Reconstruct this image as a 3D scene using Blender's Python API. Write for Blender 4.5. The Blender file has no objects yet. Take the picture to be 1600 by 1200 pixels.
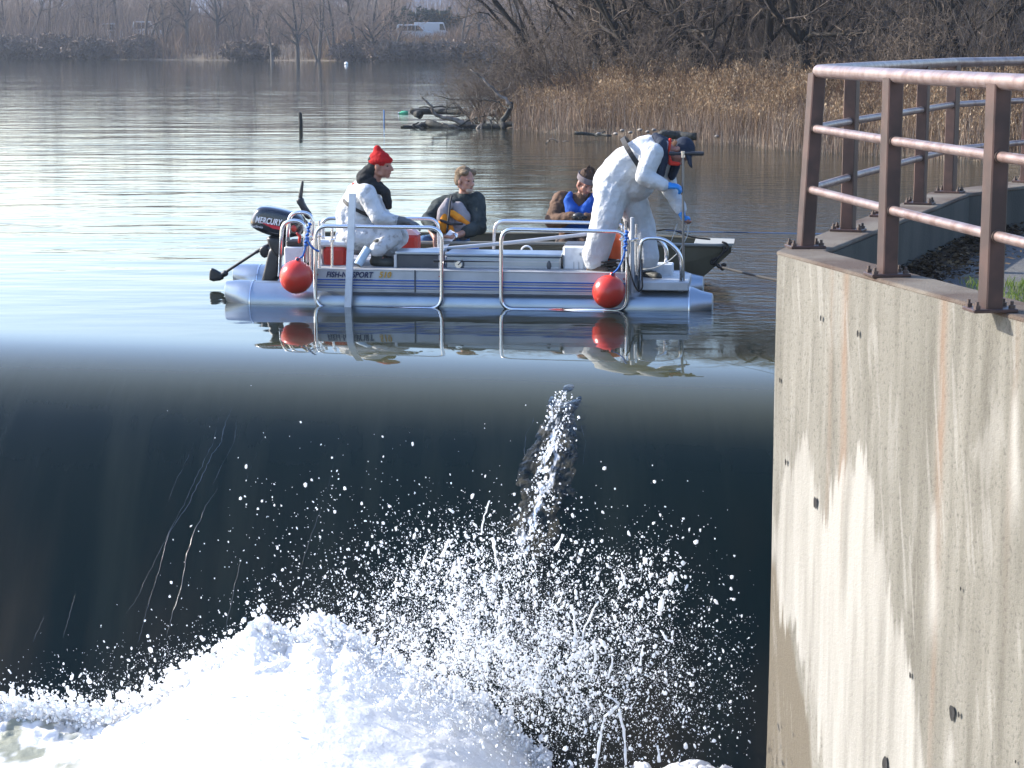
import bpy, math, random
import numpy as np
from mathutils import Vector, Matrix
rnd = random.Random(7)
SC = bpy.context.scene
COL = SC.collection
R = math.radians
# ---------------------------------------------------------------- camera, sky, sun, exposure
F = 3200.0; CAMZ = 2.7; PITCH = math.atan(540/3200)
cam = bpy.data.cameras.new("camera"); camo = bpy.data.objects.new("camera", cam); COL.objects.link(camo)
camo.location = (0, 0, CAMZ); camo.rotation_euler = (math.pi/2 - PITCH, 0, 0)
cam.sensor_width = 36; cam.lens = 36*F/1600; cam.clip_start = 0.1; cam.clip_end = 3000
SC.camera = camo
SUN_AZ, SUN_EL = 70, 29          # degrees left of the view, above the horizon
w = bpy.data.worlds.new("World"); SC.world = w; w.use_nodes = True
nt = w.node_tree; bg = nt.nodes['Background']; sk = nt.nodes.new('ShaderNodeTexSky'); sk.sky_type = 'NISHITA'
sk.sun_disc = False; sk.sun_elevation = R(SUN_EL); sk.sun_rotation = R(-SUN_AZ)
sk.dust_density = 1.2; sk.air_density = 1.35; sk.ozone_density = 3.2
tn = nt.nodes.new('ShaderNodeMixRGB'); tn.blend_type = 'MULTIPLY'; tn.inputs[0].default_value = 1; tn.inputs[2].default_value = (.965, .98, 1.14, 1)   # neutral white balance of the camera
nt.links.new(sk.outputs[0], tn.inputs[1]); nt.links.new(tn.outputs[0], bg.inputs[0]); bg.inputs[1].default_value = 0.15
sl = bpy.data.lights.new("sun", 'SUN'); so = bpy.data.objects.new("sun", sl); COL.objects.link(so)
sl.energy = 4.2; sl.angle = R(0.5); sl.color = (1.0, 0.94, 0.84)
sd = Vector((-math.sin(R(SUN_AZ))*math.cos(R(SUN_EL)), math.cos(R(SUN_AZ))*math.cos(R(SUN_EL)), math.sin(R(SUN_EL))))
so.rotation_euler = sd.to_track_quat('Z', 'Y').to_euler(); so.location = sd*50
SC.view_settings.view_transform = 'Standard'; SC.view_settings.look = 'None'
SC.view_settings.exposure = 1.3; SC.view_settings.gamma = 1
SC.cycles.max_bounces = 6; SC.cycles.transparent_max_bounces = 6; SC.cycles.volume_bounces = 0
SC.cycles.use_denoising = True
SC.cycles.caustics_reflective = False; SC.cycles.caustics_refractive = False
# ---------------------------------------------------------------- helpers
def ray(px, py):
    a = Vector(((px-800)/F, 0, 0)); c = math.cos(PITCH); s = math.sin(PITCH); v = (600-py)/F
    return Vector((a.x, c + v*s, -s + v*c))
def onz(px, py, z):               # point of the photograph on the level z
    d = ray(px, py); t = (z-CAMZ)/d.z; return Vector((d.x*t, d.y*t, z))
def ony(px, py, Y):
    d = ray(px, py); t = Y/d.y; return Vector((d.x*t, Y, CAMZ + d.z*t))

def mat(name, base=(.5,.5,.5), rough=.6, metal=0, spec=.5, bump=None, var=None, tr=0, coat=0, ior=None):
    m = bpy.data.materials.new(name); m.use_nodes = True; n = m.node_tree; p = n.nodes['Principled BSDF']
    p.inputs['Base Color'].default_value = (*base, 1); p.inputs['Roughness'].default_value = rough
    p.inputs['Metallic'].default_value = metal; p.inputs['Specular IOR Level'].default_value = spec
    if tr: p.inputs['Transmission Weight'].default_value = tr
    if coat: p.inputs['Coat Weight'].default_value = coat; p.inputs['Coat Roughness'].default_value = .08
    if ior: p.inputs['IOR'].default_value = ior
    if bump or var:
        tc = n.nodes.new('ShaderNodeTexCoord')
    if var:                       # (scale, colour2, lo, hi, detail)
        sc_, c2, lo, hi = var[:4]
        mp = n.nodes.new('ShaderNodeMapping'); n.links.new(tc.outputs['Object'], mp.inputs[0])
        mp.inputs['Scale'].default_value = var[4] if len(var) > 4 else (1,1,1)
        t = n.nodes.new('ShaderNodeTexNoise'); t.inputs['Scale'].default_value = sc_; t.inputs['Detail'].default_value = 6
        n.links.new(mp.outputs[0], t.inputs['Vector'])
        mr = n.nodes.new('ShaderNodeMapRange'); mr.inputs[1].default_value = lo; mr.inputs[2].default_value = hi
        n.links.new(t.outputs['Fac'], mr.inputs[0])
        mx = n.nodes.new('ShaderNodeMixRGB'); mx.inputs[1].default_value = (*base, 1); mx.inputs[2].default_value = (*c2, 1)
        n.links.new(mr.outputs[0], mx.inputs[0]); n.links.new(mx.outputs[0], p.inputs['Base Color'])
    if bump:                      # (scale, strength metres)
        t = n.nodes.new('ShaderNodeTexNoise'); t.inputs['Scale'].default_value = bump[0]; t.inputs['Detail'].default_value = 4
        n.links.new(tc.outputs['Object'], t.inputs['Vector'])
        b = n.nodes.new('ShaderNodeBump'); b.inputs['Distance'].default_value = bump[1]; b.inputs['Strength'].default_value = 1
        n.links.new(t.outputs['Fac'], b.inputs['Height']); n.links.new(b.outputs[0], p.inputs['Normal'])
    return m

def link(name, me, m=None, parent=None, smooth=False):
    o = bpy.data.objects.new(name, me); COL.objects.link(o)
    if m is not None: me.materials.append(m)
    if smooth and len(me.polygons): me.polygons.foreach_set('use_smooth', [True]*len(me.polygons))
    if parent is not None: o.parent = parent
    return o
def mesh_np(name, V, Fq, m=None, parent=None, smooth=False):
    """V (n,3) array, Fq (k,3|4) array"""
    me = bpy.data.meshes.new(name); V = np.asarray(V, dtype=np.float32); Fq = np.asarray(Fq, dtype=np.int32)
    k = Fq.shape[1]
    me.vertices.add(len(V)); me.vertices.foreach_set('co', V.ravel())
    me.loops.add(Fq.size); me.loops.foreach_set('vertex_index', Fq.ravel())
    me.polygons.add(len(Fq)); me.polygons.foreach_set('loop_start', np.arange(0, Fq.size, k, dtype=np.int32))
    me.polygons.foreach_set('loop_total', np.full(len(Fq), k, dtype=np.int32))
    me.update(calc_edges=True); me.validate()
    return link(name, me, m, parent, smooth)
def tag(o, label=None, cat=None, group=None, kind=None):
    if label: o['label'] = label
    if cat: o['category'] = cat
    if group: o['group'] = group
    if kind: o['kind'] = kind
    return o
def thing(name, label, cat, loc=(0,0,0), rz=0, group=None, parent=None):
    o = bpy.data.objects.new(name, None); COL.objects.link(o); o.location = loc; o.rotation_euler = (0,0,rz)
    o.empty_display_size = .2
    return tag(o, label, cat, group)
def copy_tree(o, parent=None):
    c = o.copy(); COL.objects.link(c); c.parent = parent
    for ch in list(o.children): copy_tree(ch, c)
    return c

class MB:
    def __init__(s): s.v = []; s.f = []
    def add(s, vs, fs):
        b = len(s.v); s.v += [tuple(v) for v in vs]; s.f += [tuple(i+b for i in f) for f in fs]; return s
    def box(s, c, d, rot=None, bev=0):
        x, y, z = [q/2 for q in d]; b = min(bev, x*.9, y*.9, z*.9)
        if b <= 0:
            vs = [Vector((i*x, j*y, k*z)) for i in (-1,1) for j in (-1,1) for k in (-1,1)]
            fs = [(0,1,3,2),(4,6,7,5),(0,4,5,1),(2,3,7,6),(0,2,6,4),(1,5,7,3)]
        else:
            vs = []; idx = {}
            for i in (-1,1):
                for j in (-1,1):
                    for k in (-1,1):
                        for a in range(3):
                            p = [i*(x-b), j*(y-b), k*(z-b)]; p[a] = (i,j,k)[a]*(x,y,z)[a]
                            idx[(i,j,k,a)] = len(vs); vs.append(Vector(p))
            fs = []
            for a in range(3):
                o1, o2 = (a+1)%3, (a+2)%3
                for s_ in (-1,1):
                    q = []
                    for (m_, n_) in ((-1,-1),(1,-1),(1,1),(-1,1)):
                        k3 = [0,0,0]; k3[a]=s_; k3[o1]=m_; k3[o2]=n_; q.append(idx[(*k3, a)])
                    fs.append(q if s_ > 0 else q[::-1])
                for m_ in (-1,1):
                    for n_ in (-1,1):
                        def K(t, ax):
                            k3 = [0,0,0]; k3[a]=t; k3[o1]=m_; k3[o2]=n_; return idx[(*k3, ax)]
                        fs.append([K(-1,o1),K(1,o1),K(1,o2),K(-1,o2)])
            for i in (-1,1):
                for j in (-1,1):
                    for k in (-1,1): fs.append([idx[(i,j,k,a)] for a in range(3)])
        M = rot if rot is not None else Matrix.Identity(3)
        c = Vector(c)
        return s.add([M @ v + c for v in vs], fs)
    def tube(s, pts, r, n=8, cap=True, flat=None):
        pts = [Vector(p) for p in pts]; N = len(pts)
        rr = r if hasattr(r, '__len__') else [r]*N
        d0 = (pts[1]-pts[0]).normalized(); up = Vector((0,0,1)) if abs(d0.z) < .9 else Vector((0,1,0))
        nx = d0.cross(up).normalized(); vs = []
        for i, p in enumerate(pts):
            d = (pts[min(i+1,N-1)]-pts[max(i-1,0)]).normalized()
            nx = (nx - d*nx.dot(d)).normalized(); ny = d.cross(nx)
            for k in range(n):
                a = 2*math.pi*k/n; vs.append(p + (nx*math.cos(a)+ny*math.sin(a))*rr[i])
        fs = [(i*n+k, i*n+(k+1)%n, (i+1)*n+(k+1)%n, (i+1)*n+k) for i in range(N-1) for k in range(n)]
        if cap: fs += [tuple(range(n))[::-1], tuple((N-1)*n+k for k in range(n))]
        return s.add(vs, fs)
    def ell(s, c, rad, rot=None, nu=14, nv=9):
        c = Vector(c); rad = rad if hasattr(rad, '__len__') else (rad,)*3
        M = rot if rot is not None else Matrix.Identity(3)
        vs = [c + M @ Vector((0,0,-rad[2]))]
        for i in range(1, nv):
            t = -math.pi/2 + math.pi*i/nv
            for k in range(nu):
                a = 2*math.pi*k/nu
                vs.append(c + M @ Vector((rad[0]*math.cos(t)*math.cos(a), rad[1]*math.cos(t)*math.sin(a), rad[2]*math.sin(t))))
        vs.append(c + M @ Vector((0,0,rad[2]))); L = len(vs)-1
        fs = [(0, 1+(k+1)%nu, 1+k) for k in range(nu)]
        for i in range(nv-2):
            for k in range(nu):
                a = 1+i*nu+k; b = 1+i*nu+(k+1)%nu; fs.append((a, b, b+nu, a+nu))
        fs += [(L, 1+(nv-2)*nu+k, 1+(nv-2)*nu+(k+1)%nu) for k in range(nu)]
        return s.add(vs, fs)
    def cap(s, a, b, ra, rb=None, n=12):
        """round-ended tapered limb"""
        rb = ra if rb is None else rb; a = Vector(a); b = Vector(b); d = (b-a); L = d.length
        if L < 1e-6: return s.ell(a, ra)
        d /= L; pts = []; rr = []
        for t in (85, 60, 35, 12): pts.append(a - d*ra*math.sin(R(t))); rr.append(ra*math.cos(R(t)))
        for t in (.0, .33, .66, 1.): pts.append(a + d*L*t); rr.append(ra+(rb-ra)*t)
        for t in (12, 35, 60, 85): pts.append(b + d*rb*math.sin(R(t))); rr.append(rb*math.cos(R(t)))
        return s.tube(pts, rr, n)
    def chain(s, pts, rr, n=12):
        for i in range(len(pts)-1): s.cap(pts[i], pts[i+1], rr[i], rr[i+1], n)
        return s
    def lathe(s, prof, c=(0,0,0), rot=None, n=20):
        """prof: list of (radius, height); axis local z"""
        M = rot if rot is not None else Matrix.Identity(3); c = Vector(c); vs = []
        for r_, h in prof:
            for k in range(n):
                a = 2*math.pi*k/n; vs.append(c + M @ Vector((r_*math.cos(a), r_*math.sin(a), h)))
        N = len(prof)
        fs = [(i*n+k, i*n+(k+1)%n, (i+1)*n+(k+1)%n, (i+1)*n+k) for i in range(N-1) for k in range(n)]
        fs += [tuple(range(n))[::-1], tuple((N-1)*n+k for k in range(n))]
        return s.add(vs, fs)
    def prism(s, poly, d0, d1, axis='y'):
        """outline (a,b) pairs extruded along an axis: 'y' -> (a, d, b); 'z' -> (a, b, d); 'x' -> (d, a, b)"""
        f = {'y': lambda a,b,d:(a,d,b), 'z': lambda a,b,d:(a,b,d), 'x': lambda a,b,d:(d,a,b)}[axis]
        n = len(poly); vs = [f(a,b,d0) for a,b in poly]+[f(a,b,d1) for a,b in poly]
        fs = [tuple(range(n))[::-1], tuple(range(n,2*n))]+[(i,(i+1)%n,n+(i+1)%n,n+i) for i in range(n)]
        return s.add(vs, fs)
    def build(s, name, m=None, parent=None, smooth=False, auto=None):
        me = bpy.data.meshes.new(name); me.from_pydata(s.v, [], s.f); me.update(); me.validate()
        import bmesh
        bm = bmesh.new(); bm.from_mesh(me); bmesh.ops.recalc_face_normals(bm, faces=bm.faces)
        if auto is not None:
            for f in bm.faces: f.smooth = True
            for e in bm.edges:
                if len(e.link_faces) == 2 and e.calc_face_angle(0) > R(auto): e.smooth = False
            smooth = False
        bm.to_mesh(me); bm.free()
        return link(name, me, m, parent, smooth)

def arc(c, a0, a1, r, n=6, f=lambda x,y:(x,0,y)):
    return [f(c[0]+r*math.cos(R(a0+(a1-a0)*i/n)), c[1]+r*math.sin(R(a0+(a1-a0)*i/n))) for i in range(n+1)]
def fillet(pts, r, n=6):
    """polyline with rounded corners"""
    pts = [Vector(p) for p in pts]; out = [pts[0]]
    for i in range(1, len(pts)-1):
        a, p, b = pts[i-1], pts[i], pts[i+1]; da = (a-p); db = (b-p)
        q = min(r, da.length*.49, db.length*.49); A = p+da.normalized()*q; B = p+db.normalized()*q
        for k in range(n+1):
            t = k/n; out.append(A*(1-t)**2 + p*2*t*(1-t) + B*t*t)
    return out + [pts[-1]]

def hash2(ix, iy, seed=0):
    n = (ix.astype(np.int64)*374761393 + iy.astype(np.int64)*668265263 + seed*1442695041) & 0xffffffff
    n = ((n ^ (n >> 13))*1274126177) & 0xffffffff
    return ((n ^ (n >> 16)) & 0xffff)/65535.0
def vnoise(x, y, seed=0):
    x = np.asarray(x, float); y = np.asarray(y, float)
    ix = np.floor(x); iy = np.floor(y); fx = x-ix; fy = y-iy; fx = fx*fx*(3-2*fx); fy = fy*fy*(3-2*fy)
    a = hash2(ix,iy,seed); b = hash2(ix+1,iy,seed); c = hash2(ix,iy+1,seed); d = hash2(ix+1,iy+1,seed)
    return a*(1-fx)*(1-fy)+b*fx*(1-fy)+c*(1-fx)*fy+d*fx*fy
def fbm(x, y, o=4, seed=0):
    s = 0; a = .5
    for i in range(o): s = s + a*vnoise(x*2**i, y*2**i, seed+i*17); a *= .5
    return s/(1-.5**o)
def sstep(a, b, x):
    t = np.clip((x-a)/(b-a), 0, 1); return t*t*(3-2*t)
def grid(nx, ny):
    i = np.arange(ny-1)[:,None]*nx + np.arange(nx-1)[None,:]
    return np.stack([i, i+1, i+nx+1, i+nx], -1).reshape(-1,4)
def poly_sd(px, py, poly):
    """signed distance, positive inside"""
    d = np.full(px.shape, 1e9); ins = np.zeros(px.shape, bool); n = len(poly)
    for i in range(n):
        ax, ay = poly[i]; bx, by = poly[(i+1)%n]
        ex, ey = bx-ax, by-ay; t = np.clip(((px-ax)*ex+(py-ay)*ey)/(ex*ex+ey*ey+1e-12), 0, 1)
        d = np.minimum(d, np.hypot(px-ax-t*ex, py-ay-t*ey))
        c = ((ay > py) != (by > py)); xx = ax + (py-ay)/(by-ay+1e-12)*ex
        ins ^= c & (px < xx)
    return np.where(ins, d, -d)
def attr(o, name, arr):
    a = o.data.attributes.new(name, 'FLOAT', 'POINT'); a.data.foreach_set('value', np.asarray(arr, dtype=np.float32).ravel())
class N:
    """tiny node helper"""
    def __init__(s, name):
        s.m = bpy.data.materials.new(name); s.m.use_nodes = True; s.n = s.m.node_tree; s.p = s.n.nodes['Principled BSDF']
    def new(s, t, **k):
        q = s.n.nodes.new('ShaderNode'+t)
        for a, b in k.items(): setattr(q, a, b)
        return q
    def l(s, a, b): s.n.links.new(a, b)
    def math(s, op, a, b=None, c=None, clamp=False):
        q = s.new('Math', operation=op, use_clamp=clamp)
        for i, x in enumerate((a, b, c)):
            if x is None: continue
            if isinstance(x, (int, float)): q.inputs[i].default_value = x
            else: s.l(x, q.inputs[i])
        return q.outputs[0]
    def noise(s, vec, scale, detail=3, mscale=(1,1,1), rot=(0,0,0), loc=(0,0,0), rough=.5, dist=0):
        mp = s.new('Mapping'); mp.inputs['Scale'].default_value = mscale; mp.inputs['Rotation'].default_value = rot
        mp.inputs['Location'].default_value = loc; s.l(vec, mp.inputs[0])
        t = s.new('TexNoise'); t.inputs['Scale'].default_value = scale; t.inputs['Detail'].default_value = detail
        t.inputs['Roughness'].default_value = rough; t.inputs['Distortion'].default_value = dist
        s.l(mp.outputs[0], t.inputs['Vector']); return t.outputs['Fac']
    def rng(s, v, a, b, c=0, d=1, smooth=False):
        q = s.new('MapRange'); q.interpolation_type = 'SMOOTHSTEP' if smooth else 'LINEAR'
        for i, x in enumerate((a,b,c,d)): q.inputs[i+1].default_value = x
        s.l(v, q.inputs[0]); return q.outputs[0]
    def mix(s, f, a, b):
        q = s.new('MixRGB')
        for i, x in enumerate((f, a, b)):
            if isinstance(x, (int, float)): q.inputs[i].default_value = x
            elif isinstance(x, tuple): q.inputs[i].default_value = (*x, 1)
            else: s.l(x, q.inputs[i])
        return q.outputs[0]
    def attr(s, name):
        q = s.new('Attribute'); q.attribute_name = name; return q.outputs['Fac']
    def bump(s, h, dist=1, strength=1):
        b = s.new('Bump'); b.inputs['Distance'].default_value = dist; b.inputs['Strength'].default_value = strength
        s.l(h, b.inputs['Height']); s.l(b.outputs[0], s.p.inputs['Normal']); return b
# ================================================================ SETTING: water
CREST = 0.246                      # the crest line runs obliquely: Y + CREST*x = const
Y0 = 18.1                          # where the surface starts to curve down
TAIL = -2.55
def sheet_z(x, y):
    t = np.maximum(Y0 - (np.asarray(y)+CREST*np.asarray(x)), 0); return -0.0300*t**3
q = N("river_water_surface")
tc = q.new('NewGeometry').outputs['Position']
sep = q.new('SeparateXYZ'); q.l(tc, sep.inputs[0])
X, Y, Z = sep.outputs
yp = q.math('ADD', Y, q.math('MULTIPLY', X, CREST))
pool = q.rng(yp, Y0-0.3, Y0+4.4, 0, 1, True)            # 0 over the crest, 1 in the open pool
far = q.rng(Y, 30, 110, 1.0, 0.75)
near = q.math('MULTIPLY', pool, far)
n1 = q.noise(tc, .55, 3, (0.28,1.0,1), (0,0,R(4)), rough=.55)
n2 = q.noise(tc, 2.2, 3, (0.30,1.0,1), (0,0,R(-5)), (7,3,0))
n3 = q.noise(tc, 6.0, 2, (0.6,1,1), (0,0,R(12)), (1,9,0))
rt = q.math('MULTIPLY', q.rng(X, .4, 3.6, 0, 1, True), q.rng(Y, 24, 45, 1, .25))
patch = q.rng(q.noise(tc, .13, 2, (.5,1,1)), .35, .65, .35, 1.2)
h = q.math('MULTIPLY', q.math('SUBTRACT', n1, .5), .034)
h = q.math('ADD', h, q.math('MULTIPLY', q.math('MULTIPLY', q.math('SUBTRACT', n2, .5), .0135), patch))
h = q.math('ADD', h, q.math('MULTIPLY', q.math('MULTIPLY', q.math('SUBTRACT', n3, .5), .002), patch))
h = q.math('MULTIPLY', h, near)
n4 = q.noise(tc, 4.4, 4, (.6,1,1), (0,0,R(20)), (4,4,0), rough=.6)
h = q.math('ADD', h, q.math('MULTIPLY', q.math('MULTIPLY', q.math('SUBTRACT', n4, .5), .055), q.math('MULTIPLY', rt, pool)))
# slow smooth swell just above the crest and very faint flow lines on the falling sheet
n5 = q.noise(tc, 1.5, 2, (.5,1,1), (0,0,0), (2,8,0))
nearc = q.rng(yp, Y0-1.0, Y0+1.1, 0, 1, True)
h = q.math('ADD', h, q.math('MULTIPLY', q.math('MULTIPLY', q.math('SUBTRACT', n5, .5), .008), nearc))
fall = q.rng(yp, Y0-0.9, Y0-2.4, 0, 1, True)
n6 = q.noise(tc, 5.0, 4, (1.0,.10,.10), (0,0,R(-13.8)), (0,0,0), rough=.6)
h = q.math('ADD', h, q.math('MULTIPLY', q.math('MULTIPLY', q.math('SUBTRACT', n6, .5), .006), fall))
q.bump(h, 1.0, 1.0)
crest = q.math('MULTIPLY', q.rng(yp, Y0-2.5, Y0-1.3, 0, 1, True), q.rng(yp, Y0+.2, Y0-.8, 0, 1, True))
deep = q.mix(q.rng(yp, Y0, Y0+6), (.012,.017,.015), (.026,.028,.020))
deep = q.mix(fall, deep, (.003,.0075,.007))
stain = q.math('MULTIPLY', q.rng(q.noise(tc, 1.6, 4, (1,.3,.3)), .42, .7), q.rng(Z, -.6, -2.2))
stk = q.noise(tc, 2.6, 5, (1.0,.09,.09), (0,0,R(-13.8)), (3,0,0), rough=.6)
deep = q.mix(q.math('MULTIPLY', q.rng(stk, .48, .72), fall), deep, (.009,.014,.012))
col = q.mix(crest, deep, (.052,.054,.030))
col = q.mix(q.math('MULTIPLY', stain, .35), col, (.06,.045,.03))
q.l(col, q.p.inputs['Base Color']); q.l(q.rng(yp, Y0-0.7, Y0-1.9, .5, .27), q.p.inputs['Specular IOR Level']); q.p.inputs['Roughness'].default_value = .035; q.p.inputs['IOR'].default_value = 1.33
M_WATER = q.m
ts = np.concatenate([-np.geomspace(.12, 420, 90)[::-1], np.arange(0, 4.6, .05)])
xs = np.concatenate([np.linspace(-420,-30,14), np.linspace(-26, 12, 120), np.linspace(16, 320, 12)])
TX, XX = np.meshgrid(ts, xs, indexing='ij')
YY = Y0 - CREST*np.clip(XX,-30,14) - TX
o = mesh_np('river_water', np.stack([XX, YY, sheet_z(np.clip(XX,-30,14), YY)], -1).reshape(-1,3), grid(len(xs), len(ts)), M_WATER, smooth=True)
tag(o, 'dark river pool pouring over the smooth weir crest', kind='structure')
# tail water below the weir
q = N("tail_water_surface"); tc = q.new('NewGeometry').outputs['Position']
q.l(q.mix(q.rng(q.noise(tc, 3, 5), .35, .6), (.12,.13,.09), (.75,.76,.72)), q.p.inputs['Base Color'])
q.p.inputs['Roughness'].default_value = .15; q.bump(q.noise(tc, 5, 4), .05)
xs = np.linspace(-30, 14, 60); ys = np.linspace(-6, 20, 50); YY, XX = np.meshgrid(ys, xs, indexing='ij')
o = mesh_np('tail_water', np.stack([XX, YY, XX*0+TAIL], -1).reshape(-1,3), grid(60,50), q.m, smooth=True)
tag(o, 'churning white tail water below the weir', kind='structure')

# ================================================================ SETTING: terrain
PEN = [(-0.7,64.5),(-0.2,62.6),(4,56),(7,50.5),(11,45),(20,38),(60,34),(420,30),(420,230),(30,262),(14,250),(8,200),(3.6,120),(1.9,82)]
FAR = [(-420,300),(-75,281),(-40,262),(-14,247),(0,241),(10,239),(22,238),(420,250),(420,900),(-420,900)]
xs = np.concatenate([np.linspace(-420,-90,12), np.linspace(-84,-8,60), np.linspace(-7,30,90), np.linspace(32,90,30), np.linspace(100,420,12)])
ys = np.concatenate([np.linspace(24,40,8), np.linspace(41,90,80), np.linspace(92,230,40), np.linspace(232,320,60), np.linspace(330,900,20)])
YY, XX = np.meshgrid(ys, xs, indexing='ij')
def land_h(x, y):
    x = np.asarray(x, float); y = np.asarray(y, float)
    d1 = poly_sd(x, y, PEN) + (fbm(x*.5, y*.5, 3, 5)-.5)*1.2; d2 = poly_sd(x, y, FAR) + (fbm(x*.12, y*.12, 3, 6)-.5)*4
    h1 = np.where(d1 > 0, .85*(1-np.exp(-d1/8))+.10*sstep(0,.6,d1), np.maximum(d1*.25, -1.5))
    h2 = np.where(d2 > 0, 1.9*sstep(0, 9, d2)+.03*np.maximum(d2-9,0), np.maximum(d2*.2, -1.5))
    h = np.maximum(h1, h2)
    h = h + np.where(h > 0, (fbm(x*.7, y*.7, 3, 9)-.5)*.25*np.clip(h,0,1), 0)
    return h + sstep(340, 560, y)*16*(.6+.6*fbm(x*.01+3, y*.004, 3, 2))
q = N("bank_soil"); tc = q.new('NewGeometry').outputs['Position']
c = q.mix(q.rng(q.noise(tc, .6, 6), .35, .65), (.055,.045,.032), (.14,.105,.065))
c = q.mix(q.rng(q.noise(tc, 5, 4), .5, .7), c, (.19,.14,.085))
q.l(c, q.p.inputs['Base Color']); q.p.inputs['Roughness'].default_value = .95; q.bump(q.noise(tc, 6, 5), .12)
o = mesh_np('ground', np.stack([XX, YY, land_h(XX, YY)], -1).reshape(-1,3), grid(len(xs), len(ys)), q.m, smooth=True)
tag(o, 'brown winter banks of the river', kind='structure')

# ================================================================ concrete abutment wall and its guard rail
ZC = 1.48; WT = .28
base_px = [(1258,387),(1386,431),(1547,486)]
PN = [onz(*p, ZC) for p in base_px]                       # near side post feet
PF = [onz(*p, ZC) for p in [(1325,361),(1437,319),(1484,301),(1604,285)]]
d_near = (PN[2]-PN[0]).normalized(); 
step = (PN[2]-PN[0]).length/2
for k in range(1,5): PN.append(PN[2] + d_near*step*k)
C0 = onz(1213,392,ZC)                                      # outer corner of the cap
d_far = (PF[2]-PF[0]).normalized()
d_far2 = (PF[3]-PF[2]).normalized()
PF.insert(1, (PF[0]+PF[1])/2)
PF.append(PF[-1]+d_far2*1.25); PF.append(PF[-1]+d_far2*1.25); PF.append(PF[-1]+d_far2*1.25)
def perp(d): return Vector((d.y, -d.x, 0))                 # to the right of d
# outer line of near wall: from C0 towards the camera, passing the pixel (1600,497)
E0 = onz(1600,497,ZC); dn = (E0-C0).normalized(); nw = Vector((dn.y,-dn.x,0)); nw = nw if nw.x < 0 else -nw   # outward normal (towards river)
Lw = 11.0
A = C0 + dn*Lw
inn = -nw*WT
fo = -perp(d_far)*0.16; fo2 = -perp(d_far2)*.16
B1 = PF[3] + fo*1.0; B2 = PF[-1] + fo2
def lineX(p, d, q_, e):
    M_ = Matrix(((d.x, -e.x),(d.y, -e.y))); s_ = M_.inverted() @ Vector((q_.x-p.x, q_.y-p.y)); return p + d*s_.x
farouter0 = lineX(PF[0]+fo, d_far, C0, nw) if False else C0 + Vector((.10,.28,0))
innerN0 = C0 + inn; 
inner_corner = lineX(C0+inn, dn, PF[0]-fo, d_far)
inner_far = lineX(PF[0]-fo, d_far, PF[-1]-fo2, d_far2)
outer_far = lineX(PF[0]+fo, d_far, PF[-1]+fo2, d_far2)
outl = [A, C0, farouter0, outer_far, PF[-1]+fo2, PF[-1]-fo2, inner_far, inner_corner, A+inn]
# face mesh of the near wall: fine grid carrying its stains, local frame: u along the wall from the corner, z up
wall = thing('retaining_wall', 'weathered pale concrete abutment wall with streaks and rust marks under the guard rail', 'wall', (C0.x, C0.y, 0))
W0 = Vector((C0.x, C0.y, 0))
def face_uz(px, py):
    d = ray(px, py); t = (C0 - Vector((0,0,CAMZ))).dot(nw)/d.dot(nw); p = Vector((0,0,CAMZ)) + d*t
    return ((p-C0).dot(dn), p.z)
nu_, nz_ = 420, 300
us = np.concatenate([np.linspace(.02, 4.2, 400), np.linspace(4.3, Lw, 20)]); zs = np.linspace(-3.2, ZC-.02, nz_)
ZZ, UU = np.meshgrid(zs, us, indexing='ij')
lump = (fbm(UU*1.3, ZZ*1.1, 4, 3)-.5)*.012
PX = C0.x + dn.x*UU + nw.x*lump - W0.x; PY = C0.y + dn.y*UU + nw.y*lump - W0.y
def mp(pts): return [face_uz(*p) for p in pts]
warpu = (fbm(UU*9, ZZ*1.6, 4, 21)-.5)*.22; warpz = (fbm(UU*26, ZZ*.8, 5, 22)-.5)*.55
w1 = poly_sd(UU+warpu, ZZ+warpz, mp([(1325,700),(1362,740),(1385,900),(1425,1060),(1440,1300),(1300,1300),(1270,1060),(1215,930),(1206,840),(1216,740),(1262,690),(1290,800)]))
fbmS = fbm(UU*16, ZZ*1.2, 5, 31)
white = sstep(-.04, .035, w1)*(.78+1.5*(fbmS-.5))
streak = sstep(.60,.74, fbm(UU*24, ZZ*1.6, 4, 41))*sstep(.42,.6, fbm(UU*2.2, ZZ*1.5, 3, 42))*.9
dia = sstep(.62,.70, fbm((UU*2.8+ZZ*.55)*9, (ZZ*.9-UU)*1.3, 4, 43))*sstep(.45,.62, fbm(UU*2.2+9, ZZ*1.5, 3, 44))
pz = poly_sd(UU+warpu*.6, ZZ+warpz*.5, mp([(1560,640),(1575,700),(1540,760),(1520,690)]))
white = np.maximum(white, np.maximum(streak*.30, dia*.40)*sstep(-2.6,-.2,ZZ))
white = np.maximum(white, sstep(-.05,.04,pz)*.35)
for (x_, y0_, y1_, w_) in ((1462,780,1010,.035),(1590,600,820,.03),(1486,1135,1230,.03)):
    u0, z0 = face_uz(x_, y0_); u1, z1 = face_uz(x_, y1_)
    white = np.maximum(white, np.exp(-((UU-u0+(fbm(ZZ*3,UU*2,3,8)-.5)*.06)/(w_*(1+.9*sstep(z0,z1,ZZ))))**2)*sstep(z1-.1,z1+.25,ZZ)*sstep(z0+.05,z0-.15,ZZ)*.95)
rust = 0*UU
for (x_, w_, a_, zl) in ((1321,.040,1.0,-.2),(1478,.040,1.0,.15),(1478,.03,.5,-1.1),(1300,.03,.35,-.8),(1590,.03,.3,0.2)):
    u0, _ = face_uz(x_, 480); rust = np.maximum(rust, a_*np.exp(-((UU-u0+(fbm(UU*0+ZZ*2,UU*0,3,int(x_))-.5)*.05)/w_)**2)*sstep(zl-.5, zl+.7, ZZ)*(.55+.8*(fbm(UU*30, ZZ*5, 3, 7)-.2)))
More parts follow.
